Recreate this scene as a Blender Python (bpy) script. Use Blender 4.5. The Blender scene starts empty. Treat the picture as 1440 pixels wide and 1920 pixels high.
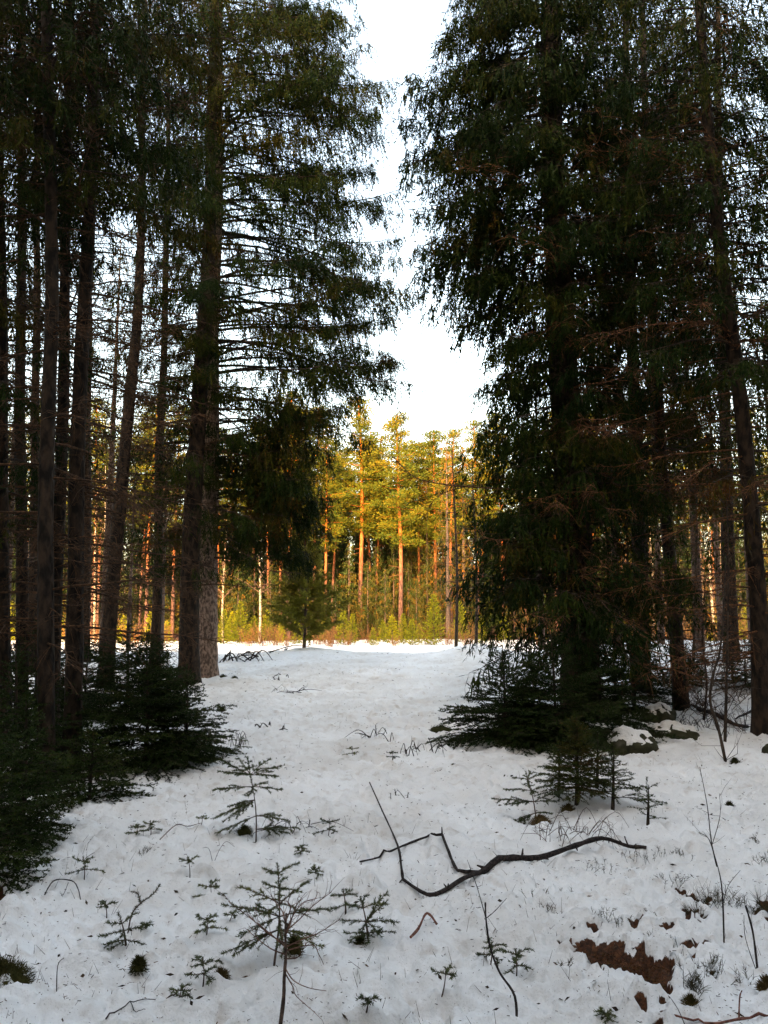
import bpy, math
import numpy as np
from math import radians, sin, cos, tan, pi

SC = bpy.context.scene
COL = SC.collection

# ------------------------------------------------------------------ camera, sky, sun, exposure
F_PX, PITCH, EYE = 1480.0, radians(7.0), 1.6          # focal length in photo pixels (1440 x 1920)
cam_d = bpy.data.cameras.new('camera')
cam = bpy.data.objects.new('camera', cam_d); COL.objects.link(cam)
cam_d.sensor_fit = 'VERTICAL'; cam_d.sensor_height = 36.0
cam_d.lens = 36.0 * F_PX / 1920.0
cam_d.clip_start = 0.05; cam_d.clip_end = 5000
cam.location = (0, 0, EYE); cam.rotation_euler = (pi / 2 + PITCH, 0, 0)
SC.camera = cam

SUN_EL, SUN_AZ = radians(20.2), radians(193.0)        # azimuth clockwise from +Y
world = bpy.data.worlds.new('World'); SC.world = world; world.use_nodes = True
wn = world.node_tree.nodes; wn.clear()
sky = wn.new('ShaderNodeTexSky'); sky.sky_type = 'NISHITA'; sky.sun_disc = False
sky.sun_elevation = SUN_EL; sky.sun_rotation = SUN_AZ
sky.air_density = 1.0; sky.dust_density = 4.0; sky.ozone_density = 0.6
bg = wn.new('ShaderNodeBackground'); bg.inputs['Strength'].default_value = 0.15
wo = wn.new('ShaderNodeOutputWorld')
world.node_tree.links.new(sky.outputs[0], bg.inputs[0]); world.node_tree.links.new(bg.outputs[0], wo.inputs[0])
sun_d = bpy.data.lights.new('sun', 'SUN'); sun_d.energy = 2.0; sun_d.angle = radians(0.5); sun_d.color = (1.0, 0.67, 0.35)
sun = bpy.data.objects.new('sun', sun_d); COL.objects.link(sun)
sun.rotation_euler = (pi / 2 - SUN_EL, 0, -SUN_AZ + pi)
sun.location = (0, -20, 40)
vs = SC.view_settings
vs.view_transform = 'Standard'; vs.look = 'None'; vs.gamma = 1.0; vs.use_curve_mapping = False
vs.exposure = 3.08
vs.use_white_balance = True; vs.white_balance_temperature = 9300; vs.white_balance_tint = 9
cy = SC.cycles
cy.max_bounces = 3; cy.diffuse_bounces = 2; cy.glossy_bounces = 1; cy.transmission_bounces = 1; cy.transparent_max_bounces = 2
cy.use_denoising = True; cy.use_adaptive_sampling = True; cy.adaptive_threshold = 0.02
cy.sample_clamp_indirect = 6.0

# ------------------------------------------------------------------ helpers
def norm(v):
    v = np.asarray(v, float)
    return v / np.maximum(np.linalg.norm(v, axis=-1, keepdims=True), 1e-9)

def sstep(a, b, x):
    t = np.clip((x - a) / (b - a), 0, 1)
    return t * t * (3 - 2 * t)

def hash2(ix, iy, seed):
    h = (ix.astype(np.int64) * 374761393 + iy.astype(np.int64) * 668265263 + seed * 1442695041) & 0xFFFFFFFF
    h = ((h ^ (h >> 13)) * 1274126177) & 0xFFFFFFFF
    h = (h ^ (h >> 16)) & 0xFFFFFFFF
    return h / 4294967295.0

def noise2(x, y, seed=0):
    """gradient noise, about -0.7 .. 0.7"""
    x = np.asarray(x, float); y = np.asarray(y, float)
    x0 = np.floor(x); y0 = np.floor(y); fx = x - x0; fy = y - y0
    ix = x0.astype(np.int64); iy = y0.astype(np.int64)
    u = fx ** 3 * (fx * (6 * fx - 15) + 10); v = fy ** 3 * (fy * (6 * fy - 15) + 10)
    def g(a, b):
        th = hash2(ix + a, iy + b, seed) * 2 * pi
        return np.cos(th) * (fx - a) + np.sin(th) * (fy - b)
    n00, n10, n01, n11 = g(0, 0), g(1, 0), g(0, 1), g(1, 1)
    return (n00 * (1 - u) + n10 * u) * (1 - v) + (n01 * (1 - u) + n11 * u) * v

FWD = np.array([0, cos(PITCH), sin(PITCH)]); UPV = np.array([0, -sin(PITCH), cos(PITCH)]); RGT = np.array([1.0, 0, 0])
def ray(px, py):
    return FWD + RGT * ((px - 720) / F_PX) + UPV * ((960 - py) / F_PX)

def Q(px, py, Y):
    """the point seen at a photo pixel at depth Y"""
    d = ray(px, py); k = Y / d[1]
    return np.array([0, 0, EYE]) + d * k

def macro(x, y):
    x = np.asarray(x, float); y = np.asarray(y, float)
    z = 0.31 * sstep(9.5, 21.5, y) - 0.85 * sstep(23.0, 33.0, y)
    z = z + 0.35 * sstep(3.5, 8.0, x) * sstep(8, 15, y) * (1 - sstep(24, 32, y))
    z = z + 0.17 * np.exp(-((x + 1.9) / 1.3) ** 2 - ((y - 22) / 3.0) ** 2) + 0.26 * np.exp(-((x - 2.6) / 1.1) ** 2 - ((y - 21.5) / 2.6) ** 2)
    z = z + 0.13 * noise2(x * 0.55 + 2, y * 0.25, 7) * sstep(17, 20, y) * (1 - sstep(23, 26, y))
    z = z + 0.12 * noise2(x * 0.17 + 3.1, y * 0.17, 5) * sstep(4, 12, y) + 0.05 * noise2(x * 0.7, y * 0.7, 6)
    return z

def P0g(px, py):
    """where a photo pixel's ray meets the ground"""
    d = ray(px, py); o = np.array([0, 0, EYE])
    ts = np.geomspace(1.5, 200, 4000)
    pts = o + d * ts[:, None]
    below = pts[:, 2] < macro(pts[:, 0], pts[:, 1])
    k = int(np.argmax(below)) if below.any() else len(ts) - 1
    return pts[k]

# bare patches in the snow (outlines read from the photograph, laid on the ground)
def poly_dist(x, y, poly):
    """signed distance to a polygon, negative inside"""
    poly = np.asarray(poly, float)
    d = np.full(x.shape, 1e9); inside = np.zeros(x.shape, bool)
    n = len(poly)
    for i in range(n):
        a = poly[i]; b = poly[(i + 1) % n]; e = b - a
        t = np.clip(((x - a[0]) * e[0] + (y - a[1]) * e[1]) / max(e @ e, 1e-9), 0, 1)
        d = np.minimum(d, np.hypot(x - a[0] - e[0] * t, y - a[1] - e[1] * t))
        c = ((a[1] > y) != (b[1] > y)) & (x < (b[0] - a[0]) * (y - a[1]) / (b[1] - a[1] + 1e-12) + a[0])
        inside ^= c
    return np.where(inside, -d, d)

BARE_PX = [
    [(1072, 1768), (1100, 1760), (1140, 1764), (1180, 1782), (1225, 1790), (1262, 1792), (1276, 1815), (1262, 1838), (1240, 1856), (1205, 1858), (1192, 1828), (1150, 1816), (1115, 1800), (1085, 1785)],
    [(1180, 1724), (1196, 1712), (1206, 1722), (1204, 1748), (1190, 1754), (1182, 1740)],
    [(1122, 1728), (1150, 1724), (1152, 1734), (1130, 1738)],
    [(1278, 1704), (1300, 1698), (1322, 1712), (1318, 1728), (1294, 1726)],
    [(1288, 1676), (1312, 1672), (1312, 1684), (1296, 1684)],
    [(1306, 1752), (1322, 1748), (1328, 1764), (1312, 1766)],
    [(1300, 1822), (1340, 1818), (1342, 1832), (1310, 1834)],
    [(1224, 1700), (1242, 1698), (1240, 1706), (1226, 1708)],
    [(1248, 1728), (1262, 1724), (1262, 1740), (1250, 1740)],
    [(1256, 1770), (1330, 1762), (1345, 1776), (1330, 1778), (1262, 1778)],
    [(1198, 1886), (1216, 1882), (1216, 1902), (1202, 1900)],
    [(1226, 1906), (1248, 1900), (1254, 1925), (1236, 1935)],
    [(0, 1658), (16, 1664), (18, 1690), (4, 1700), (-30, 1700), (-30, 1660)],
    [(1422, 1690), (1440, 1680), (1470, 1690), (1470, 1740), (1436, 1735), (1426, 1712)],
]
BARE = [np.array([P0g(*p)[:2] for p in poly]) for poly in BARE_PX]
FOOT_PX = [(770, 1840), (745, 1785), (765, 1690), (730, 1640), (755, 1570), (725, 1520), (745, 1460), (715, 1420), (735, 1385), (700, 1352), (725, 1330), (705, 1306), (765, 1905), (800, 1390), (660, 1345), (600, 1300), (655, 1290), (840, 1300)]
FOOT = [P0g(*p)[:2] for p in FOOT_PX]

def bare_field(x, y):
    d = np.full(x.shape, 9.0)
    near = (y > 2) & (y < 8) & (np.abs(x) < 6)
    if near.any():
        xn, yn = x[near], y[near]; dn = np.full(xn.shape, 9.0)
        for poly in BARE:
            dn = np.minimum(dn, poly_dist(xn, yn, poly))
        dn = dn + 0.075 * noise2(xn * 9, yn * 9, 21) + 0.05 * noise2(xn * 24, yn * 24, 22) + 0.014 * noise2(xn * 60, yn * 60, 23)
        dn = dn - .30 * np.clip(noise2(xn * 12, yn * 12, 24) - .16, 0, 1) * (1 - sstep(.10, .30, dn))
        d[near] = dn
    return d

MELT_PX = [(386, 1262, .55, .09), (352, 1300, .5, .08), (480, 1566, .14, .03), (512, 1793, .12, .03), (690, 1752, .12, .025), (1006, 1532, .14, .03), (237, 1772, .10, .025), (356, 1642, .07, .02), (394, 1676, .07, .02), (968, 1895, .06, .02), (912, 1738, .08, .02), (1356, 1742, .07, .02), (1216, 1546, .08, .02), (1361, 1420, .15, .03), (1276, 1318, .4, .07), (614, 1562, .06, .02), (260, 1810, .08, .02), (1150, 1512, .12, .03), (1082, 1510, .16, .03)]
MELT = [(*P0g(a, b)[:2], r, d) for a, b, r, d in MELT_PX]
def gz(x, y, fine=True):
    x = np.atleast_1d(np.asarray(x, float)); y = np.atleast_1d(np.asarray(y, float))
    z = macro(x, y)
    # settled, lumpy snow
    z = z + 0.032 * noise2(x * 1.9 + 7, y * 1.9, 8)
    lum = np.abs(noise2(x * 3.4 + 0.4 * noise2(x * 6, y * 6, 31), y * 3.4, 9)) ; z = z + 0.075 * (lum - 0.2)
    lum2 = np.abs(noise2(x * 7.7, y * 7.7 + 11, 10)); z = z + 0.090 * (lum2 - 0.2)
    if fine:
        near = 1 - sstep(7, 13, y)
        patch = np.exp(-((x - 1.3) / 1.0) ** 2 - ((y - 3.9) / 1.2) ** 2)
        lum3 = np.abs(noise2(x * 16, y * 16 + 3, 11)); z = z + (0.034 + 0.018 * patch) * (lum3 - 0.2) * near
        lum4 = np.abs(noise2(x * 33, y * 33 + 3, 12)); z = z + (0.013 + 0.010 * patch) * (lum4 - 0.2) * near
    # old dents, and a trodden strip up the middle
    dn = noise2(x * 2.6 + 13, y * 2.6, 14); trod = np.exp(-((x - 0.12 * np.sin(y * .6)) / 0.55) ** 2)
    z = z - (0.035 + 0.05 * trod) * sstep(.22, .42, dn) * (1 - sstep(20, 24, y))
    dn = noise2(x * 5.5 + 3, y * 4.2, 15); z = z - (0.018 + 0.03 * trod) * sstep(.25, .42, dn) * (1 - sstep(16, 22, y))
    for fx, fy, r, d in MELT:
        m = (np.abs(x - fx) < 3 * r) & (np.abs(y - fy) < 3 * r)
        if m.any(): z[m] -= d * np.exp(-((x[m] - fx) ** 2 + (y[m] - fy) ** 2) / r ** 2)
    for i, (fx, fy) in enumerate(FOOT):
        m = (np.abs(x - fx) < 0.5) & (np.abs(y - fy) < 0.5)
        if m.any():
            dx, dy = x[m] - fx, y[m] - fy
            z[m] -= 0.075 * np.exp(-((dx / 0.09) ** 2 + (dy / 0.15) ** 2) ** 1.5) - 0.010 * np.exp(-((dx / 0.17) ** 2 + (dy / 0.24) ** 2))
    return z

def G(px, py, dz=0.0):
    p = P0g(px, py)
    return np.array([p[0], p[1], float(gz(p[0], p[1])[0]) + dz])

class Geo:
    """collects faces; becomes ONE mesh"""
    def __init__(s): s.V = []; s.F = []; s.n = 0
    def add(s, V, F, mat=0, tint=0.0, smooth=False):
        V = np.asarray(V, np.float32).reshape(-1, 3); F = np.asarray(F, np.int64)
        if len(F) == 0: return
        t = np.broadcast_to(np.asarray(tint, np.float32), (len(F),)) if np.ndim(tint) == 0 else np.asarray(tint, np.float32)
        s.V.append(V); s.F.append((F + s.n, mat, t, smooth)); s.n += len(V)
    def mesh(s, name, mats, origin=(0, 0, 0)):
        me = bpy.data.meshes.new(name)
        V = np.concatenate(s.V) - np.asarray(origin, np.float32)
        me.vertices.add(len(V)); me.vertices.foreach_set('co', V.astype(np.float32).ravel())
        loops = np.concatenate([f[0].ravel() for f in s.F]).astype(np.int32)
        tot = np.concatenate([np.full(len(f[0]), f[0].shape[1]) for f in s.F]).astype(np.int32)
        st = np.concatenate([[0], np.cumsum(tot)[:-1]]).astype(np.int32)
        mi = np.concatenate([np.full(len(f[0]), f[1]) for f in s.F]).astype(np.int32)
        sm = np.concatenate([np.full(len(f[0]), f[3]) for f in s.F]).astype(bool)
        ti = np.concatenate([f[2] for f in s.F]).astype(np.float32)
        me.loops.add(len(loops)); me.loops.foreach_set('vertex_index', loops)
        me.polygons.add(len(tot)); me.polygons.foreach_set('loop_start', st); me.polygons.foreach_set('loop_total', tot)
        me.polygons.foreach_set('material_index', mi); me.polygons.foreach_set('use_smooth', sm)
        a = me.attributes.new('tint', 'FLOAT', 'FACE'); a.data.foreach_set('value', ti)
        for m in (mats if isinstance(mats, (list, tuple)) else [mats]): me.materials.append(m)
        me.update(calc_edges=True)
        return me
    def obj(s, name, mats, parent=None, origin=(0, 0, 0)):
        """with a parent, verts are taken as world positions and the parent as an unrotated Empty"""
        if parent is not None: origin = tuple(parent.get('_o', parent.location))
        o = bpy.data.objects.new(name, s.mesh(name, mats, origin)); COL.objects.link(o)
        if parent is not None: o.parent = parent
        else: o.location = origin
        return o

def tag(o, label=None, cat=None, group=None, kind=None):
    if label: o['label'] = label
    if cat: o['category'] = cat
    if group: o['group'] = group
    if kind: o['kind'] = kind
    return o

def thing(name, label, cat, loc, group=None):
    o = bpy.data.objects.new(name, None); COL.objects.link(o)
    o.location = tuple(float(v) for v in loc); o.empty_display_size = 0.2
    return tag(o, label, cat, group)

def dup(root, loc, rz=0.0, sc=1.0, label=None, group=None, szf=1.0):
    r = root.copy(); COL.objects.link(r)
    r.location = tuple(float(v) for v in loc); r.rotation_euler = (0, 0, rz); r.scale = (sc, sc, sc * szf)
    if label: r['label'] = label
    if group: r['group'] = group
    for ch in root.children:
        c = ch.copy(); COL.objects.link(c); c.parent = r
        for g in ch.children:
            d = g.copy(); COL.objects.link(d); d.parent = c
    return r

def tube(geo, P, R, sides=8, mat=0, tint=0.0, rough=0.0, rng=None, cap=True):
    P = np.asarray(P, float); R = np.asarray(R, float); n = len(P)
    T = norm(np.gradient(P, axis=0))
    ref = np.array([1.0, 0, 0]) if abs(T[0][0]) < 0.9 else np.array([0, 1.0, 0])
    U = np.zeros((n, 3)); u = norm(ref - T[0] * (ref @ T[0]))
    for i in range(n):
        u = norm(u - T[i] * (u @ T[i])); U[i] = u
    W = np.cross(T, U)
    a = np.arange(sides) * 2 * pi / sides
    rr = R[:, None] * (1 + (rough * rng.normal(size=(n, sides)) if rough else 0))
    V = P[:, None, :] + rr[..., None] * (np.cos(a)[None, :, None] * U[:, None, :] + np.sin(a)[None, :, None] * W[:, None, :])
    V = V.reshape(-1, 3)
    i = np.arange(n - 1)[:, None] * sides; j = np.arange(sides)[None, :]; k = (j + 1) % sides
    F = np.stack([i + j, i + k, i + sides + k, i + sides + j], -1).reshape(-1, 4)
    geo.add(V, F, mat, tint, True)
    if cap:
        for b, c in ((0, P[0]), ((n - 1) * sides, P[-1])):
            ring = V[b:b + sides]
            geo.add(np.vstack([ring, c[None]]), np.stack([np.arange(sides), (np.arange(sides) + 1) % sides, np.full(sides, sides)], -1), mat, tint)

def smooth_path(pts, n=5):
    pts = np.asarray(pts, float); out = []
    for i in range(len(pts) - 1):
        p0, p1, p2, p3 = pts[max(i - 1, 0)], pts[i], pts[i + 1], pts[min(i + 2, len(pts) - 1)]
        for t in np.arange(n) / n:
            out.append(.5 * (2 * p1 + (p2 - p0) * t + (2 * p0 - 5 * p1 + 4 * p2 - p3) * t * t + (3 * p1 - p0 - 3 * p2 + p3) * t ** 3))
    out.append(pts[-1]); return np.array(out)

def prisms(geo, A, B, ra, rb, mat=0, tint=0.0):
    """three-sided thin twigs, many at a time"""
    A = np.asarray(A, float).reshape(-1, 3); B = np.asarray(B, float).reshape(-1, 3); n = len(A)
    if n == 0: return
    ra = np.broadcast_to(ra, (n,)); rb = np.broadcast_to(rb, (n,))
    T = norm(B - A); ref = np.where(np.abs(T[:, 2:3]) < 0.9, np.array([[0, 0, 1.0]]), np.array([[1.0, 0, 0]]))
    U = norm(np.cross(T, ref)); W = np.cross(T, U)
    V = np.zeros((n, 6, 3))
    for k in range(3):
        c, s = cos(k * 2 * pi / 3), sin(k * 2 * pi / 3)
        V[:, k] = A + (U * c + W * s) * ra[:, None]; V[:, 3 + k] = B + (U * c + W * s) * rb[:, None]
    b = np.arange(n)[:, None] * 6
    F = np.concatenate([b + np.array([[0, 1, 4, 3]]), b + np.array([[1, 2, 5, 4]]), b + np.array([[2, 0, 3, 5]])], 0)
    geo.add(V.reshape(-1, 3), F, mat, tint)

def blades(geo, B, D, W, rng, mat=0, tint=0.0, bend=0.0):
    """diamond shoots: base B, vector D, width W"""
    n = len(B)
    if n == 0: return
    side = norm(np.cross(D, rng.normal(size=(n, 3)))) * (np.asarray(W).reshape(-1, 1) / 2)
    mid = B + D * 0.42 + np.cross(norm(D), side) * bend
    V = np.stack([B, mid + side, B + D, mid - side], 1).reshape(-1, 3)
    F = np.arange(n)[:, None] * 4 + np.arange(4)[None]
    geo.add(V, F, mat, tint)

def needles(geo, A, B, per_m, nl, w, rng, mat=0, tint0=0.0, tvar=0.15, flat=0.35):
    """real needles around twig segments A-B"""
    A = np.asarray(A, float).reshape(-1, 3); B = np.asarray(B, float).reshape(-1, 3)
    L = np.linalg.norm(B - A, axis=1)
    c = rng.poisson(L * per_m)
    idx = np.repeat(np.arange(len(A)), c); n = len(idx)
    if n == 0: return
    ax = norm(B - A)[idx]
    t = rng.random(n)[:, None]
    p = A[idx] + (B - A)[idx] * t
    r = rng.normal(size=(n, 3)); r[:, 2] *= (1 - flat); r[:, 2] += 0.15
    r = norm(r - ax * np.sum(r * ax, 1, keepdims=True))
    d = norm(ax * 0.62 + r * 0.8) * (nl * rng.uniform(0.7, 1.15, (n, 1)))
    s = norm(np.cross(d, rng.normal(size=(n, 3)))) * (w / 2)
    V = np.stack([p - s, p + s, p + d], 1).reshape(-1, 3)
    geo.add(V, np.arange(n)[:, None] * 3 + np.arange(3)[None], mat, tint0 + tvar * rng.normal(size=n))

# ------------------------------------------------------------------ materials
def new_mat(name):
    m = bpy.data.materials.new(name); m.use_nodes = True
    nt = m.node_tree; b = nt.nodes['Principled BSDF']
    b.inputs['Specular IOR Level'].default_value = 0.2
    return m, nt, b
def ramp(nt, stops):
    r = nt.nodes.new('ShaderNodeValToRGB'); e = r.color_ramp.elements
    while len(e) < len(stops): e.new(0.5)
    for el, (p, c) in zip(e, stops): el.position = p; el.color = (*c, 1)
    return r
def needle_mat(name, stops, rough=0.6, nscale=1.2, namp=0.25):
    m, nt, b = new_mat(name); L = nt.links.new
    at = nt.nodes.new('ShaderNodeAttribute'); at.attribute_name = 'tint'
    tc = nt.nodes.new('ShaderNodeTexCoord'); nz = nt.nodes.new('ShaderNodeTexNoise'); nz.inputs['Scale'].default_value = nscale; nz.inputs['Detail'].default_value = 3
    L(tc.outputs['Object'], nz.inputs['Vector'])
    ma = nt.nodes.new('ShaderNodeMath'); ma.operation = 'MULTIPLY_ADD'; ma.inputs[1].default_value = namp; L(nz.outputs['Fac'], ma.inputs[0])
    sb = nt.nodes.new('ShaderNodeMath'); sb.operation = 'SUBTRACT'; sb.inputs[1].default_value = namp / 2; L(at.outputs['Fac'], sb.inputs[0]); L(sb.outputs[0], ma.inputs[2])
    r = ramp(nt, stops); L(ma.outputs[0], r.inputs[0]); L(r.outputs[0], b.inputs['Base Color'])
    b.inputs['Roughness'].default_value = rough; b.inputs['Specular IOR Level'].default_value = 0.04
    return m
def bark_mat(name, c1, c2, scale=18.0, zs=0.25, bump=0.6, hi=None, hz=(4, 9)):
    m, nt, b = new_mat(name); L = nt.links.new
    tc = nt.nodes.new('ShaderNodeTexCoord'); mp = nt.nodes.new('ShaderNodeMapping'); mp.inputs['Scale'].default_value = (1, 1, zs)
    L(tc.outputs['Object'], mp.inputs['Vector'])
    nz = nt.nodes.new('ShaderNodeTexNoise'); nz.inputs['Scale'].default_value = scale; nz.inputs['Detail'].default_value = 6; L(mp.outputs[0], nz.inputs['Vector'])
    vo = nt.nodes.new('ShaderNodeTexVoronoi'); vo.inputs['Scale'].default_value = scale * 1.6; L(mp.outputs[0], vo.inputs['Vector'])
    r = ramp(nt, [(0.40, c1), (0.62, c2)]); L(nz.outputs['Fac'], r.inputs[0])
    out = r.outputs[0]
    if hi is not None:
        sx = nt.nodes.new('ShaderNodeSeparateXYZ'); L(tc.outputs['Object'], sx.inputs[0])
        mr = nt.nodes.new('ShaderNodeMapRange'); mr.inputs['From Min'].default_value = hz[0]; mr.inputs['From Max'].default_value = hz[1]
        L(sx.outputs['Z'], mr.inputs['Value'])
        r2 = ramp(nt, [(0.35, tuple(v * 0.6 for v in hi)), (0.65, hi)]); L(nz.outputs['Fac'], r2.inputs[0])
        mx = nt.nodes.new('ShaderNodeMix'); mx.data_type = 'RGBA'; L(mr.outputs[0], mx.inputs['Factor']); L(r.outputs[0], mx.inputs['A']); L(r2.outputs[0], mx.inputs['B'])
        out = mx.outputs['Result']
    L(out, b.inputs['Base Color']); b.inputs['Roughness'].default_value = 0.85
    ad = nt.nodes.new('ShaderNodeMath'); ad.operation = 'ADD'; L(nz.outputs['Fac'], ad.inputs[0]); L(vo.outputs['Distance'], ad.inputs[1])
    bp = nt.nodes.new('ShaderNodeBump'); bp.inputs['Strength'].default_value = bump; bp.inputs['Distance'].default_value = 0.02
    L(ad.outputs[0], bp.inputs['Height']); L(bp.outputs[0], b.inputs['Normal'])
    return m

GREEN = [(0.0, (0.008, 0.019, 0.005)), (0.35, (0.018, 0.031, 0.005)), (0.62, (0.042, 0.040, 0.006)), (0.82, (0.056, 0.032, 0.006)), (1.0, (0.080, 0.028, 0.007))]
M_SPRUCE = needle_mat('spruce_needles', GREEN, 0.55, 0.8, 0.5)
M_YOUNG = needle_mat('young_spruce_needles', [(0.0, (0.012, 0.026, 0.007)), (0.5, (0.028, 0.046, 0.010)), (0.8, (0.055, 0.064, 0.012)), (1.0, (0.09, 0.05, 0.014))], 0.5, 2.0, 0.3)
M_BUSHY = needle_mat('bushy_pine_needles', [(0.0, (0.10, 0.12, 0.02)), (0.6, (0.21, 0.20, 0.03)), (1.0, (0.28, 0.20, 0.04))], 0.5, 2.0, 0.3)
M_SAPLING = needle_mat('sapling_needles', [(0.0, (0.045, 0.062, 0.030)), (0.5, (0.085, 0.105, 0.040)), (0.8, (0.15, 0.15, 0.045)), (1.0, (0.20, 0.12, 0.05))], 0.5, 6.0, 0.4)
M_PINE = needle_mat('pine_needles', [(0.0, (0.030, 0.055, 0.012)), (0.4, (0.070, 0.076, 0.011)), (0.7, (0.125, 0.100, 0.013)), (1.0, (0.17, 0.080, 0.013))], 0.55, 0.35, 0.5)
M_FARSPR = needle_mat('far_spruce_needles', [(0.0, (0.012, 0.026, 0.010)), (0.5, (0.028, 0.040, 0.011)), (0.8, (0.075, 0.055, 0.013)), (1.0, (0.15, 0.062, 0.014))], 0.55, 0.3, 0.6)
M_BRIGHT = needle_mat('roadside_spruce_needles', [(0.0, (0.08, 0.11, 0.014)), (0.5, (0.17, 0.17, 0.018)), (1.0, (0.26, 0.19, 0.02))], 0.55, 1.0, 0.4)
M_DRY = needle_mat('dry_twig', [(0.0, (0.10, 0.055, 0.028)), (0.5, (0.19, 0.085, 0.035)), (1.0, (0.28, 0.13, 0.05))], 0.7, 1.0, 0.5)
M_BARK = bark_mat('spruce_bark', (0.009, 0.006, 0.004), (0.044, 0.027, 0.017), 14, 0.45, 1.0)
M_BARKLIT = bark_mat('lit_spruce_bark', (0.09, 0.062, 0.050), (0.34, 0.235, 0.19), 24, 0.5, 0.9)  # spruce bark made paler to paint in the light on this trunk
M_BRANCH = bark_mat('branch_bark', (0.022, 0.016, 0.013), (0.065, 0.042, 0.028), 30, 0.5, 0.3)
M_DEADBR = bark_mat('dead_branch_bark', (0.028, 0.015, 0.008), (0.110, 0.052, 0.024), 30, 0.5, 0.3)
M_RUST = bark_mat('rusty_dead_twig_bark', (0.045, 0.020, 0.010), (0.19, 0.080, 0.034), 30, 0.5, 0.3)
M_STICK = bark_mat('fallen_branch_bark', (0.012, 0.010, 0.010), (0.050, 0.036, 0.032), 60, 1.0, 0.5)
M_REDSTICK = bark_mat('peeled_stick', (0.10, 0.035, 0.025), (0.26, 0.11, 0.08), 40, 1.0, 0.3)
M_TWIG = bark_mat('dead_twig_bark', (0.05, 0.034, 0.028), (0.15, 0.095, 0.072), 40, 1.0, 0.3)
M_RTWIG = bark_mat('reddish_twig_bark', (0.085, 0.04, 0.028), (0.23, 0.12, 0.085), 40, 1.0, 0.3)
M_PBARK = bark_mat('pine_bark', (0.06, 0.030, 0.026), (0.15, 0.075, 0.060), 7, 0.4, 0.6, hi=(0.50, 0.14, 0.035), hz=(4.0, 9.5))  # natural orange upper bark; lower bark darkened to stand in for shade
M_BIRCH = bark_mat('birch_bark', (0.10, 0.07, 0.05), (0.44, 0.34, 0.25), 5, 1.6, 0.2)
M_MOSS = needle_mat('moss', [(0.0, (0.022, 0.025, 0.010)), (0.5, (0.06, 0.055, 0.018)), (1.0, (0.11, 0.07, 0.03))], 0.9, 25.0, 0.9)
M_DEBRIS = needle_mat('fallen_needles', [(0.0, (0.02, 0.015, 0.012)), (0.5, (0.07, 0.045, 0.03)), (1.0, (0.16, 0.09, 0.05))], 0.9, 1.0, 0.2)

def make_rock():
    m, nt, b = new_mat('mossy_stone'); L = nt.links.new
    tc = nt.nodes.new('ShaderNodeTexCoord'); nz = nt.nodes.new('ShaderNodeTexNoise'); nz.inputs['Scale'].default_value = 9; nz.inputs['Detail'].default_value = 7
    L(tc.outputs['Object'], nz.inputs['Vector'])
    r = ramp(nt, [(0.3, (0.018, 0.020, 0.012)), (0.55, (0.040, 0.040, 0.020)), (0.75, (0.085, 0.078, 0.062))]); L(nz.outputs['Fac'], r.inputs[0]); L(r.outputs[0], b.inputs['Base Color'])
    b.inputs['Roughness'].default_value = 0.95
    bp = nt.nodes.new('ShaderNodeBump'); bp.inputs['Strength'].default_value = 0.9; bp.inputs['Distance'].default_value = 0.03; L(nz.outputs['Fac'], bp.inputs['Height']); L(bp.outputs[0], b.inputs['Normal'])
    return m
M_ROCK = make_rock()

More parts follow.
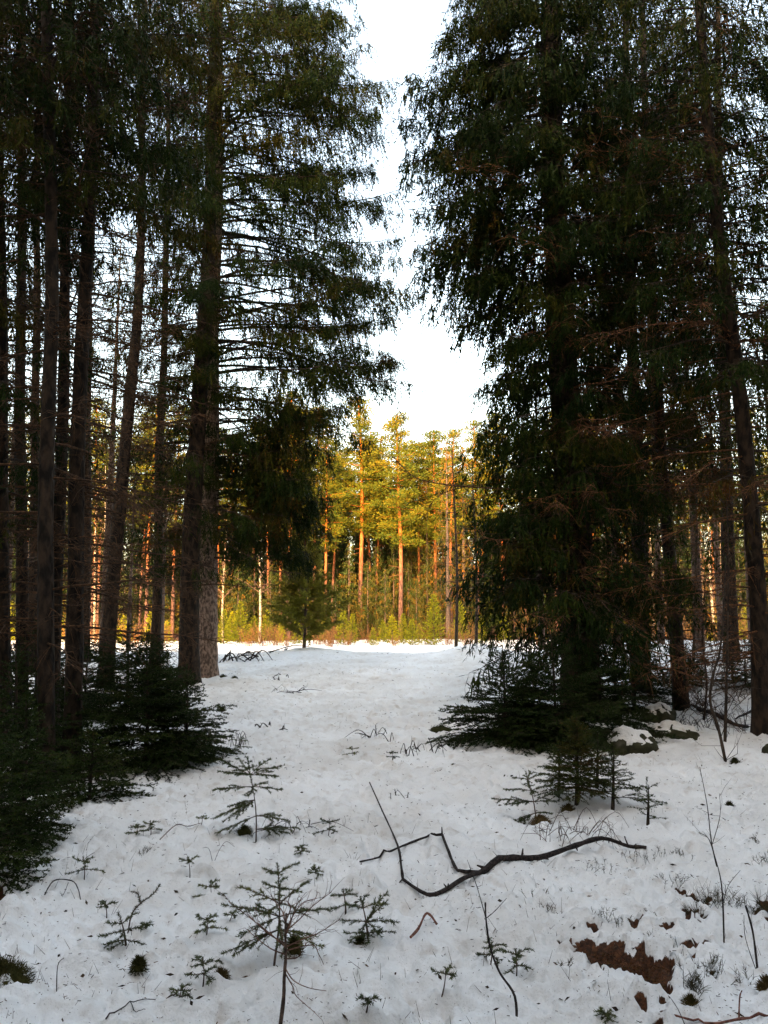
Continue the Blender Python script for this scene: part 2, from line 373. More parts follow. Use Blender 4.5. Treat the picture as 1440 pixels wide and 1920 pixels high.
def make_snow(name, ground):
    m, nt, b = new_mat(name); L = nt.links.new
    tc = nt.nodes.new('ShaderNodeTexCoord')
    def nz(scale, detail=4, rough=0.55):
        n = nt.nodes.new('ShaderNodeTexNoise'); n.inputs['Scale'].default_value = scale; n.inputs['Detail'].default_value = detail; n.inputs['Roughness'].default_value = rough
        L(tc.outputs['Object'], n.inputs['Vector']); return n
    big, mid, fine = nz(0.9, 5), nz(7, 6), nz(55, 5, 0.65)
    base = ramp(nt, [(0.30, (0.69, 0.665, 0.64)), (0.62, (0.86, 0.86, 0.86))]); L(big.outputs['Fac'], base.inputs[0])
    # old snow with fallen needles and dust melted in; patches also stand in for shaded crevices
    dirt_shade = ramp(nt, [(0.56, (1, 1, 1)), (0.72, (0.62, 0.53, 0.46))]); L(mid.outputs['Fac'], dirt_shade.inputs[0])
    mul = nt.nodes.new('ShaderNodeMix'); mul.data_type = 'RGBA'; mul.blend_type = 'MULTIPLY'; mul.inputs['Factor'].default_value = 0.55
    L(base.outputs[0], mul.inputs['A']); L(dirt_shade.outputs[0], mul.inputs['B'])
    spk = nz(140, 2, 0.5); sr = ramp(nt, [(0.685, (1, 1, 1)), (0.73, (0.16, 0.11, 0.08))]); L(spk.outputs['Fac'], sr.inputs[0])
    mu2 = nt.nodes.new('ShaderNodeMix'); mu2.data_type = 'RGBA'; mu2.blend_type = 'MULTIPLY'; mu2.inputs['Factor'].default_value = 0.8
    L(mul.outputs['Result'], mu2.inputs['A']); L(sr.outputs[0], mu2.inputs['B'])
    out = mu2.outputs['Result']
    b.inputs['Roughness'].default_value = 0.75
    if ground:
        lit = nz(38, 7, 0.7)
        lr = ramp(nt, [(0.30, (0.012, 0.008, 0.006)), (0.48, (0.060, 0.022, 0.010)), (0.62, (0.135, 0.050, 0.020)), (0.76, (0.060, 0.060, 0.018))]); L(lit.outputs['Fac'], lr.inputs[0])
        at = nt.nodes.new('ShaderNodeAttribute'); at.attribute_name = 'bare'
        ms = nt.nodes.new('ShaderNodeMath'); ms.operation = 'MULTIPLY_ADD'; ms.inputs[1].default_value = 0.3; ms.inputs[2].default_value = -0.15; L(fine.outputs['Fac'], ms.inputs[0])
        ad = nt.nodes.new('ShaderNodeMath'); ad.operation = 'ADD'; L(ms.outputs[0], ad.inputs[0]); L(at.outputs['Fac'], ad.inputs[1])
        st = ramp(nt, [(0.45, (0, 0, 0)), (0.55, (1, 1, 1))]); L(ad.outputs[0], st.inputs[0])
        mx = nt.nodes.new('ShaderNodeMix'); mx.data_type = 'RGBA'; L(st.outputs[0], mx.inputs['Factor']); L(out, mx.inputs['A']); L(lr.outputs[0], mx.inputs['B'])
        out = mx.outputs['Result']
    L(out, b.inputs['Base Color'])
    b1 = nt.nodes.new('ShaderNodeBump'); b1.inputs['Strength'].default_value = 0.8; b1.inputs['Distance'].default_value = 0.06; L(mid.outputs['Fac'], b1.inputs['Height'])
    b2 = nt.nodes.new('ShaderNodeBump'); b2.inputs['Strength'].default_value = 0.7; b2.inputs['Distance'].default_value = 0.012; L(fine.outputs['Fac'], b2.inputs['Height']); L(b1.outputs[0], b2.inputs['Normal'])
    L(b2.outputs[0], b.inputs['Normal'])
    return m
M_SNOW = make_snow('snow_ground', True)
M_SNOWCAP = make_snow('snow_cap', False)

# ------------------------------------------------------------------ the ground: one sheet to the horizon
def build_ground():
    u_in = np.linspace(-0.60, 0.60, 345)
    u_out = 0.60 + np.geomspace(0.01, 30, 34)
    u = np.concatenate([-u_out[::-1], u_in, u_out])
    y = np.concatenate([-np.geomspace(900, 2, 26), np.linspace(-1.2, 2.5, 14), np.geomspace(2.58, 26, 425), np.geomspace(26.5, 1500, 50)])
    w = np.maximum(y, 2.5); w = np.where(y < -2, np.maximum(2.5, -y * 0.8), w)
    X = u[None, :] * w[:, None]; Y = np.repeat(y[:, None], len(u), 1)
    x, yy = X.ravel(), Y.ravel()
    z = gz(x, yy)
    bd = bare_field(x, yy)
    hole = sstep(0.018, -0.018, -(-bd)) if False else 1 - sstep(-0.045, 0.025, bd)
    z = z + 0.030 * np.exp(-(np.maximum(bd, 0) / 0.05) ** 2) * (bd < 1) * (1 - hole) - 0.035 * hole
    bare = 1 - sstep(-0.022, 0.012, bd)
    forest = sstep(50, 58, yy + 4 * noise2(x * 0.1, yy * 0.1, 40))
    bare = np.maximum(bare, forest * 0.9)
    nx, ny = len(u), len(y)
    i = np.arange(ny - 1)[:, None] * nx; j = np.arange(nx - 1)[None]
    F = np.stack([i + j, i + j + 1, i + nx + j + 1, i + nx + j], -1).reshape(-1, 4)
    g = Geo(); g.add(np.stack([x, yy, z], 1), F, 0, 0.0, True)
    o = g.obj('snow_ground', M_SNOW)
    a = o.data.attributes.new('bare', 'FLOAT', 'POINT'); a.data.foreach_set('value', bare.astype(np.float32))
    tag(o, 'snowy forest floor rising to a low bank', None, None, 'structure')
build_ground()

# ------------------------------------------------------------------ big spruces
def limb(gb, gc, rng, p0, az, L, pitch=0.1, sag=0.35, up=0.15, fs=0.3, dens=1.0, lod=1.0, hang=1.0, tint0=0.3, r0=None, dead=0.0):
    """one limb: bark goes to gb, needle shoots to gc"""
    t = np.linspace(0, 1, 9)
    ca, sa = cos(az), sin(az); out = np.array([ca, sa, 0]); lat = np.array([-sa, ca, 0]); upv = np.array([0, 0, 1.0])
    zz = L * (tan(pitch) * t - sag * t ** 2 + up * t ** 4)
    wob = L * 0.05 * np.sin(t * rng.uniform(2, 5) + rng.uniform(0, 6)) * t
    C = p0 + np.outer(L * t * (1 - 0.12 * sag * t), out) + np.outer(wob, lat) + np.outer(zz, upv)
    rb = (0.0065 * L + 0.008) if r0 is None else r0
    R = rb * (1 - 0.88 * t ** 0.8)
    tube(gb, C, R, 4 if lod < 2 else 3, cap=False)
    if lod < 3.5:
        ns = max(3, int(L * 11 * dens / lod ** 0.7))
    else:
        ns = max(3, int(L * 5 * dens))
    ts = np.sort(rng.uniform(0.10, 1.0, ns))
    f = ts * 8; i0 = np.minimum(f.astype(int), 7); fr = (f - i0)[:, None]
    base = C[i0] * (1 - fr) + C[i0 + 1] * fr
    T = norm(C[i0 + 1] - C[i0])
    sg = np.where(rng.random(ns) < 0.5, -1.0, 1.0)[:, None]
    a = np.radians(rng.uniform(35, 70, ns))[:, None]
    d = norm(T * np.cos(a) + lat * sg * np.sin(a) + upv * rng.uniform(-0.45, 0.15, (ns, 1)))
    sl = np.minimum((0.46 * (1 - ts) + 0.14) * L ** 0.8, 1.15) * rng.uniform(0.45, 1.15, ns)
    m1 = base + d * (sl * 0.5)[:, None]
    e1 = base + d * (sl * 0.95)[:, None] - upv * (sl * rng.uniform(0.1, 0.45, ns))[:, None]
    if lod < 3.5:
        rs = 0.0022 + 0.005 * sl
        prisms(gb, base, m1, rs, rs * 0.7); blades(gb, m1, e1 - m1, rs * 1.3, rng)
    # fine twigs on every side branch
    nt = 2 if lod < 1.5 else 1
    ii = np.repeat(np.arange(ns), nt); q = rng.uniform(0.15, 1, len(ii))[:, None]
    tb = base[ii] * (1 - q) ** 2 + 2 * m1[ii] * q * (1 - q) + e1[ii] * q * q
    td = norm(d[ii] * 0.6 + rng.normal(size=(len(ii), 3)) * 0.55 - upv * 0.35)
    tl = rng.uniform(0.10, 0.38, len(ii))[:, None]
    if lod < 2.5:
        blades(gb, tb, td * tl, np.full(len(tb), 0.006 * lod), rng)
    # hanging shoots
    sp = 0.066 * lod / max(dens, 0.2)
    k = np.maximum(1, (sl / sp).astype(int)); jj = np.repeat(np.arange(ns), k)
    q = rng.uniform(0.05, 1.0, len(jj)); tt = ts[jj]
    keep = (tt + 0.25 * q * (1 - tt) > fs + 0.12 * rng.normal(size=len(jj))) & (rng.random(len(jj)) > dead)
    jj, q = jj[keep], q[keep][:, None]
    hb = base[jj] * (1 - q) ** 2 + 2 * m1[jj] * q * (1 - q) + e1[jj] * q * q
    hd0 = d[jj]
    km = int(L / sp * 1.2); tm = rng.uniform(max(fs, 0.05), 1.0, km); f = tm * 8; i0 = np.minimum(f.astype(int), 7); fr = (f - i0)[:, None]
    hb = np.vstack([hb, C[i0] * (1 - fr) + C[i0 + 1] * fr]); hd0 = np.vstack([hd0, norm(C[i0 + 1] - C[i0])])
    n = len(hb)
    if n == 0: return
    h = rng.uniform(0.08, 0.36, n) * hang * (0.7 + 0.3 * lod)
    hd = norm(-upv * rng.uniform(0.7, 1.8, (n, 1)) * hang + hd0 * rng.uniform(0.05, 0.7, (n, 1)) + rng.normal(size=(n, 3)) * 0.24)
    tn = tint0 + 0.10 * rng.normal(size=n)
    blades(gc, hb, hd * h[:, None], 0.013 * lod * rng.uniform(0.7, 1.3, n), rng, 0, tn)
    ks = np.maximum(2, (h / (0.045 * lod ** 1.4)).astype(int)); si = np.repeat(np.arange(n), ks); m = len(si)
    q = rng.uniform(0.05, 0.95, m)[:, None]
    sb = hb[si] + hd[si] * h[si][:, None] * q
    sd = norm(hd[si] * 0.8 + rng.normal(size=(m, 3)) * 0.46)
    slen = rng.uniform(0.05, 0.125, m) * (0.5 + 0.5 * lod)
    blades(gc, sb, sd * slen[:, None], 0.0175 * lod * rng.uniform(0.7, 1.4, m), rng, 0, tn[si] + 0.06 * rng.normal(size=m))

def dead_limb(gb, rng, p0, az, L, pitch=0.0, sag=0.25, dens=1.0, thick=1.0):
    """a bare limb with its dry twigs"""
    t = np.linspace(0, 1, 8)
    ca, sa = cos(az), sin(az); out = np.array([ca, sa, 0]); lat = np.array([-sa, ca, 0]); upv = np.array([0, 0, 1.0])
    C = p0 + np.outer(L * t, out) + np.outer(L * 0.09 * np.sin(t * rng.uniform(2, 6) + rng.uniform(0, 6)) * t, lat) + np.outer(L * (tan(pitch) * t - sag * t ** 2 + 0.12 * t ** 4) + 0.02 * L * np.sin(t * 9 + rng.uniform(0, 6)) * t, upv)
    tube(gb, C, thick * (0.0045 * L + 0.006) * (1 - 0.85 * t), 4, cap=False)
    ns = int(L * 9 * dens) + 2
    ts = rng.uniform(0.1, 1, ns); f = ts * 7; i0 = np.minimum(f.astype(int), 6); fr = (f - i0)[:, None]
    b = C[i0] * (1 - fr) + C[i0 + 1] * fr; T = norm(C[i0 + 1] - C[i0])
    d = norm(T * 0.7 + lat * np.where(rng.random(ns) < .5, -1, 1)[:, None] * rng.uniform(.4, 1, (ns, 1)) + upv * rng.uniform(-.7, .35, (ns, 1)))
    sl = rng.uniform(0.15, 0.7, ns)[:, None] * min(1.0, 0.35 + L * 0.3) * (1.1 - 0.6 * ts)[:, None]
    m = b + d * sl * .5 + upv * rng.normal(size=(ns, 1)) * 0.02; e = b + d * sl - upv * sl * .2
    prisms(gb, b, m, 0.0042 * thick, 0.003 * thick); prisms(gb, m, e, 0.003 * thick, 0.0014 * thick)
    k = 3; ii = np.repeat(np.arange(ns), k); q = rng.uniform(.1, 1, len(ii))[:, None]
    tb = b[ii] * (1 - q) ** 2 + 2 * m[ii] * q * (1 - q) + e[ii] * q * q
    td = norm(d[ii] * .7 + rng.normal(size=(len(ii), 3)) * .6 - upv * .25) * rng.uniform(.05, .26, (len(ii), 1))
    blades(gb, tb, td, np.full(len(tb), 0.005 * thick), rng)

class Axis:
    """a trunk's centre line by height"""
    def __init__(s, pts, r0, r1, top):
        pts = np.asarray(pts, float); s.p = pts
        d = pts[-1] - pts[-2]; ztop = top
        if ztop > pts[-1][2]:
            e = pts[-1] + d / d[2] * (ztop - pts[-1][2]); e[:2] = pts[-1][:2] + (e[:2] - pts[-1][:2]) * 0.5
            s.p = np.vstack([pts, e])
        s.z = s.p[:, 2]; s.r0, s.r1 = r0, r1; s.z0, s.z1 = s.z[0], s.z[-1]
    def at(s, z):
        return np.array([np.interp(z, s.z, s.p[:, 0]), np.interp(z, s.z, s.p[:, 1]), z])
    def rad(s, z):
        k = np.clip((z - s.z0) / (s.z1 - s.z0), 0, 1)
        return (s.r0 * (1 - k) + s.r1 * k) + s.r0 * 0.25 * np.exp(-(z - s.z0) / 0.28)

def trunk(root, ax, rng, mat, sides=14, seed=1):
    g = Geo()
    zz = np.concatenate([np.array([-0.25]), np.linspace(0, 1.2, 9), np.linspace(1.5, ax.z1 - ax.z0, 30)]) + ax.z0
    Pp = np.array([ax.at(max(z, ax.z0)) + np.array([0, 0, min(0, z - ax.z0)]) for z in zz])
    ph = rng.uniform(0, 6)
    Pp[:, 0] += 0.012 * np.sin(zz * 1.3 + ph); Pp[:, 1] += 0.012 * np.cos(zz * 1.1 + ph)
    R = np.array([ax.rad(max(z, ax.z0)) for z in zz])
    tube(g, Pp, R, sides, rough=0.035, rng=rng)
    return g.obj('trunk', mat, root)

def spruce(label, pts, r0, top, limbs, seed, mat=M_BARK, deads=None, group=None, cmat=None, r1=0.03, name='spruce_tree', dmat=None):
    """limbs / deads: list of callables(rng, ax, gb, gc)"""
    rng = np.random.default_rng(seed)
    ax = Axis(pts, r0, r1, top)
    root = thing(name, label, 'tree', pts[0], group)
    trunk(root, ax, rng, mat)
    gb, gc, gd = Geo(), Geo(), Geo()
    for fn in limbs: fn(rng, ax, gb, gc)
    for fn in (deads or []): fn(rng, ax, gd)
    if gb.n: gb.obj('branches', M_BRANCH, root)
    if gd.n: gd.obj('dead_branches', dmat or M_DEADBR, root)
    if gc.n: gc.obj('crown', cmat or M_SPRUCE, root)
    return root

def limb_zone(z0, z1, per_m, prof, azs=None, **kw):
    def fn(rng, ax, gb, gc):
        n = int((z1 - z0) * per_m); a0 = rng.uniform(0, 6.28)
        for i in range(n):
            z = z0 + (i + rng.random()) / n * (z1 - z0)
            az = a0 + i * 2.39996 + rng.normal() * 0.25
            if azs is not None: az = rng.uniform(*azs)
            az = (az + pi) % (2 * pi) - pi
            L = prof(z, az) * rng.uniform(0.72, 1.06)
            if L < 0.3: continue
            k = dict(kw)
            for key in list(k):
                if callable(k[key]): k[key] = k[key](z, az, rng)
            limb(gb, gc, rng, ax.at(z), az, L, **k)
    return fn
def dead_zone(z0, z1, per_m, L0, L1, azs=None, **kw):
    def fn(rng, ax, gd):
        n = int((z1 - z0) * per_m)
        for i in range(n):
            z = rng.uniform(z0, z1); az = rng.uniform(*(azs or (-pi, pi)))
            dead_limb(gd, rng, ax.at(z), az, rng.uniform(L0, L1), pitch=rng.uniform(-0.15, 0.25), **kw)
    return fn

def track(pix, Y):
    """trunk centre line through photo pixels at depth Y, its foot on the ground"""
    pts = [Q(x, y, Y) for x, y in pix]
    pts[0][2] = float(gz(pts[0][0], Y)[0])
    return pts
def edge_prof(Y, axis_px, table, side):
    """limb length by height, read from the crown's outline against the sky"""
    zs, ls = [], []
    for y, x in table:
        zs.append(Q(x, y, Y)[2]); ls.append(abs(x - axis_px(y)) / F_PX * Y)
    o = np.argsort(zs); zs = np.array(zs)[o]; ls = np.array(ls)[o]
    return lambda z: float(np.interp(z, zs, ls))

tint_mix = lambda z, az, rng: float(np.clip(rng.normal(0.36, 0.17), 0.05, 0.8))
tint_dark = lambda z, az, rng: float(np.clip(rng.normal(0.26, 0.15), 0.02, 0.75))

# --- the pair of big spruces left of the gap: the trunk painted pale as lit behind, the dark trunk in front
YA = 17.3
axA = lambda y: np.interp(y, [0, 300, 600, 900, 1265], [410, 408, 398, 394, 386])
eA = edge_prof(YA, axA, [(-300, 580), (-100, 630), (0, 690), (60, 765), (150, 782), (300, 805), (430, 815), (520, 818), (600, 795), (690, 735), (760, 655), (850, 640), (930, 620), (1010, 590), (1075, 545)], 1)
def profA(z, az):
    r = eA(z + 0.55)              # limbs sag: the tip hangs below where it leaves the trunk
    c = max(0.0, cos(az))
    other = min(r, 2.6)
    return other + (r - other) * c ** 0.7 if c > 0 else other * 0.9
zA0, zA1 = Q(0, 1085, YA)[2], Q(0, -60, YA)[2]
spruce('big old spruce with pale scaly trunk standing at the left edge of the gap',
       track([(386, 1262), (394, 900), (398, 600), (408, 300), (410, 0)], YA), 0.235, 22.5,
       [limb_zone(zA0 + 0.6, zA1, 9.5, profA, azs=None, lod=lambda z, az, r: 1.0 if sin(az) < .35 else 1.8, fs=lambda z, az, r: r.uniform(0.18, 0.42), dens=0.85, hang=1.15, sag=lambda z, az, r: r.uniform(0.2, 0.5), up=lambda z, az, r: r.uniform(0.05, 0.3), pitch=lambda z, az, r: r.uniform(-0.1, 0.3), tint0=tint_mix),
        limb_zone(zA0 + 0.8, zA1, 5, profA, azs=(-0.75, 0.35), fs=lambda z, az, r: r.uniform(0.40, 0.6), dens=1.0, hang=1.2, sag=lambda z, az, r: r.uniform(0.25, 0.5), up=lambda z, az, r: r.uniform(0.1, 0.3), pitch=lambda z, az, r: r.uniform(-0.05, 0.3), tint0=tint_mix),
        limb_zone(zA0 + 0.7, zA0 + 3.6, 5, profA, azs=(-1.0, 0.6), fs=lambda z, az, r: r.uniform(0.1, 0.3), dens=1.0, hang=1.35, sag=lambda z, az, r: r.uniform(0.3, 0.55), up=0.15, tint0=tint_mix),
        limb_zone(zA1, 22.0, 6, lambda z, az: 2.6 * (22.8 - z) / 8, fs=0.1, dens=0.7, lod=2.6, tint0=0.3)],
       11, M_BARKLIT, [dead_zone(2.2, 9.5, 7, 1.2, 3.4, thick=1.5, dens=0.9)])
YB = 16.0
spruce('dark trunked spruce pressed in front of the pale scaly trunk',
       track([(352, 1300), (362, 900), (386, 600), (396, 300), (402, 0)], YB), 0.21, 21.5,
       [limb_zone(Q(0, 1060, YB)[2], Q(0, 640, YB)[2], 4.5, lambda z, az: 1.55 if cos(az) < 0.3 else 1.2, fs=0.2, dens=0.8, hang=1.2, sag=0.5, up=0.12, tint0=tint_dark),
        limb_zone(Q(0, 640, YB)[2], Q(0, 420, YB)[2], 5, lambda z, az: 1.9 + 0.7 * max(0, -sin(az)), fs=lambda z, az, r: r.uniform(0.2, 0.6), dens=0.75, hang=1.2, sag=0.42, up=0.15, tint0=tint_mix),
        limb_zone(Q(0, 420, YB)[2], Q(0, -40, YB)[2], 9, lambda z, az: 2.0 + 0.7 * max(0, -sin(az)), fs=lambda z, az, r: r.uniform(0.1, 0.4), dens=0.85, hang=1.2, sag=0.42, up=0.15, tint0=tint_mix),
        limb_zone(Q(0, 720, YB)[2], Q(0, 0, YB)[2], 3.2, lambda z, az: 1.5, azs=(-2.5, -.7), fs=.12, dens=.9, hang=1.3, sag=.5, up=.12, tint0=tint_mix),
        limb_zone(Q(0, -40, YB)[2], 20.8, 6, lambda z, az: 2.4 * (21.8 - z) / 7, fs=0.1, dens=0.7, lod=2.6, tint0=0.3)],
       12, M_BARK, [dead_zone(1.2, 7.5, 4, 0.6, 2.4, thick=1.4)])

# --- the big spruce right of the gap
YR = 11.6
axR = lambda y: np.interp(y, [0, 400, 700, 1150, 1330], [1030, 1040, 1058, 1085, 1092])
eR = edge_prof(YR, axR, [(-300, 850), (-100, 805), (0, 770), (100, 745), (190, 715), (300, 722), (400, 755), (470, 765), (540, 835), (640, 872), (700, 872), (780, 850), (860, 868), (930, 880), (1000, 840), (1080, 815), (1130, 830), (1190, 870)], -1)
def profR(z, az):
    r = eR(z + 0.35); c = max(0.0, -cos(az)); other = min(r, 1.9)
    return other + (r - other) * c ** 0.8 if c > 0 else other
BIG_R = spruce('broad dark spruce with drooping curtains at the right edge of the gap',
       track([(1092, 1335), (1085, 1150), (1058, 700), (1040, 400), (1030, 0)], YR), 0.29, 19.0,
       [limb_zone(1.3, Q(0, -50, YR)[2], 24, profR, lod=lambda z, az, r: 1.0 if sin(az) < .35 else 1.8, fs=lambda z, az, r: r.uniform(0.08, 0.3), dens=0.95, hang=1.15, sag=lambda z, az, r: r.uniform(0.25, 0.6), up=lambda z, az, r: r.uniform(0.05, 0.25), pitch=lambda z, az, r: r.uniform(-0.15, 0.25), tint0=tint_dark),
        limb_zone(2.0, Q(0, -50, YR)[2], 6, profR, azs=(2.5, 3.9), fs=0.35, dens=1.1, hang=1.3, sag=lambda z, az, r: r.uniform(0.25, 0.55), up=0.15, tint0=tint_dark),
        limb_zone(Q(0, -50, YR)[2], 18.4, 6, lambda z, az: 2.2 * (19.3 - z) / 8, fs=0.1, dens=0.7, lod=2.4, tint0=0.25)],
       21, M_BARK, [dead_zone(0.8, 9.0, 8, 1.0, 2.4, azs=(-2.4, 0.6), thick=1.0)], dmat=M_RUST)

def bare_bough(pix, Y, r0, seed):
    g = Geo(); rng = np.random.default_rng(seed); root = BIG_R
    pts = np.array([Q(x, y, Y) for x, y in pix]); C = smooth_path(pts, 4); tube(g, C, np.linspace(r0, r0 * .25, len(C)), 5)
    n = 16; i = rng.integers(len(C) // 3, len(C) - 1, n); d = norm(norm(C[i + 1 - 1] - C[i - 2]) * .9 + rng.normal(size=(n, 3)) * .5); L = rng.uniform(.15, .6, (n, 1))
    prisms(g, C[i], C[i] + d * L, .0045, .002)
    tag(g.obj('bare_bough', M_DEADBR, root), 'bare dark bough reaching over the gap')
bare_bough([(1060, 930), (985, 920), (900, 914), (830, 908), (780, 896), (752, 872), (738, 858)], YR - .2, .016, 41)
bare_bough([(1060, 905), (950, 905), (880, 912), (838, 922), (812, 940), (800, 965)], YR + .3, .013, 42)
bare_bough([(1045, 470), (940, 452), (880, 452), (830, 470), (790, 486), (758, 497)], YR - .1, .014, 43)

# --- thin trunked spruce behind the stones, and the leaning one at the right border
spruce('slim spruce with reddish dead twigs rising behind the mossy stones',
       track([(1276, 1318), (1262, 1100), (1240, 880), (1225, 600), (1212, 300), (1205, 0)], 12.6), 0.115, 15.0,
       [limb_zone(3.5, 10.8, 14, lambda z, az: 1.6, fs=lambda z, az, r: r.uniform(0.1, 0.4), dens=0.85, hang=1.1, sag=0.45, up=0.15, tint0=lambda z, az, r: float(np.clip(r.normal(0.5, 0.2), 0.1, 0.95)))],
       22, M_BARK, [dead_zone(0.6, 9.0, 13, 0.7, 2.2, thick=0.9)], dmat=M_RUST)
spruce('dark spruce leaning left at the right border of the wood',
       track([(1432, 1400), (1425, 1150), (1385, 720), (1345, 430), (1320, 150), (1312, 0)], 10.2), 0.116, 16.0,
       [limb_zone(2.4, 5.0, 4, lambda z, az: 1.5, fs=0.25, dens=0.7, hang=1.1, sag=0.4, up=0.15, tint0=lambda z, az, r: float(np.clip(r.normal(0.5, 0.2), 0.1, 0.95))),
        limb_zone(4.6, 10.5, 15, lambda z, az: 1.75, fs=lambda z, az, r: r.uniform(0.1, 0.35), dens=0.85, hang=1.15, sag=0.45, up=0.15, tint0=tint_dark),
        limb_zone(10.5, 15.6, 6, lambda z, az: 1.8 * (16 - z) / 5.5, fs=0.1, dens=0.7, lod=2.2, tint0=0.3)],
       23, M_BARK, [dead_zone(0.8, 9.0, 13, 0.8, 2.4, thick=0.9)], dmat=M_RUST)
spruce('tall spruce filling the wood between the slim and leaning trunks',
       track([(1205, 1285), (1195, 900), (1180, 500), (1172, 0)], 14.5), 0.14, 18.0,
       [limb_zone(3.6, 14.0, 13, lambda z, az: 1.9, fs=lambda z, az, r: r.uniform(0.1, 0.4), dens=0.8, lod=1.25, hang=1.1, sag=0.45, up=0.15, tint0=tint_mix),
        limb_zone(14.0, 17.6, 6, lambda z, az: 1.9 * (18.2 - z) / 4.2, fs=0.1, dens=0.7, lod=2.6, tint0=0.3)],
       24, M_BARK, [dead_zone(1.0, 9.0, 5, 0.8, 2.2)])
spruce('spruce with olive crown behind the leaning border trunk',
       track([(1372, 1262), (1362, 900), (1350, 500), (1345, 0)], 16.5), 0.15, 19.0,
       [limb_zone(3.8, 15.8, 11, lambda z, az: 2.0, fs=lambda z, az, r: r.uniform(0.1, 0.4), dens=0.75, lod=1.35, hang=1.1, sag=0.45, up=0.15, tint0=tint_mix),
        limb_zone(15.8, 18.6, 6, lambda z, az: 1.9 * (19.2 - z) / 3.4, fs=0.1, dens=0.7, lod=2.6, tint0=0.3)],
       25, M_BARK, [dead_zone(1.0, 9.0, 5, 0.8, 2.2)])

# --- the stand of slender trunks on the left
def left_spruce(label, pix, Y, r0, top, seed, zc, zmax, Lc, per_m, dead_n, tint=tint_mix, fs=0.2, dz0=1.2, lod=1.1):
    return spruce(label, track(pix, Y), r0, top,
        [limb_zone(zc, zmax, per_m, lambda z, az: Lc, fs=lambda z, az, r: r.uniform(fs * .5, fs * 1.6), dens=0.8, lod=lod, hang=1.15, sag=0.42, up=0.15, tint0=tint),
         limb_zone(zmax, top - 0.5, 6, lambda z, az: Lc * (top + .3 - z) / (top - zmax), fs=0.1, dens=0.7, lod=2.4, tint0=0.3)],
        seed, M_BARK, [dead_zone(dz0, zc + 2.5, dead_n, 0.6, 1.9)])
left_spruce('slender bare spruce trunk with a fork of dead tops at the left border', [(42, 1330), (40, 900), (38, 500), (42, 200), (44, 0)], 10.6, 0.085, 14, 31, 6.4, 10.8, 1.3, 4, 12, lod=.85)
left_spruce('straight dark spruce trunk second from the left border', [(84, 1445), (88, 1000), (95, 600), (92, 150), (90, 0)], 7.6, 0.080, 14, 32, 5.8, 8.8, 1.5, 10, 12, lod=.8)
left_spruce('slim spruce trunk crossing behind its straighter neighbour', [(100, 1345), (112, 900), (124, 500), (128, 150), (130, 0)], 9.4, 0.085, 14, 33, 6.6, 10.0, 1.4, 9, 12, lod=.85)
left_spruce('stout straight spruce trunk ringed by dead twigs in the left stand', [(133, 1405), (146, 900), (160, 500), (180, 100), (186, 0)], 8.3, 0.092, 15, 34, 6.0, 9.4, 1.6, 10, 12, lod=.8)
left_spruce('leaning spruce trunk between the stout trunk and the big pair', [(198, 1262), (232, 850), (258, 620), (266, 350), (270, 0)], 15.2, 0.145, 17, 35, 7.0, 15.0, 1.8, 4.5, 8, fs=0.5, lod=1.2)
left_spruce('spruce at the very left border half out of sight', [(4, 1420), (2, 900), (-4, 400), (-8, 0)], 8.6, 0.10, 14, 36, 2.6, 9.2, 1.4, 6, 8, lod=.85)
left_spruce('thin spruce behind the leaning trunk with ragged limbs', [(292, 1240), (300, 850), (312, 500), (318, 0)], 18.5, 0.12, 18, 37, 5.6, 17.0, 1.6, 3.5, 7, fs=0.5, lod=1.4)
left_spruce('thin spruce deep in the left stand behind the slim trunks', [(62, 1238), (66, 850), (70, 400), (74, 0)], 17.5, 0.12, 18, 38, 5.4, 16.0, 1.7, 4, 7, fs=0.4, lod=1.4)
left_spruce('spruce deep in the left stand beside the stout trunk', [(160, 1232), (164, 850), (168, 400), (172, 0)], 19.5, 0.12, 19, 39, 6.4, 17.5, 1.7, 3.5, 7, fs=0.5, lod=1.5)

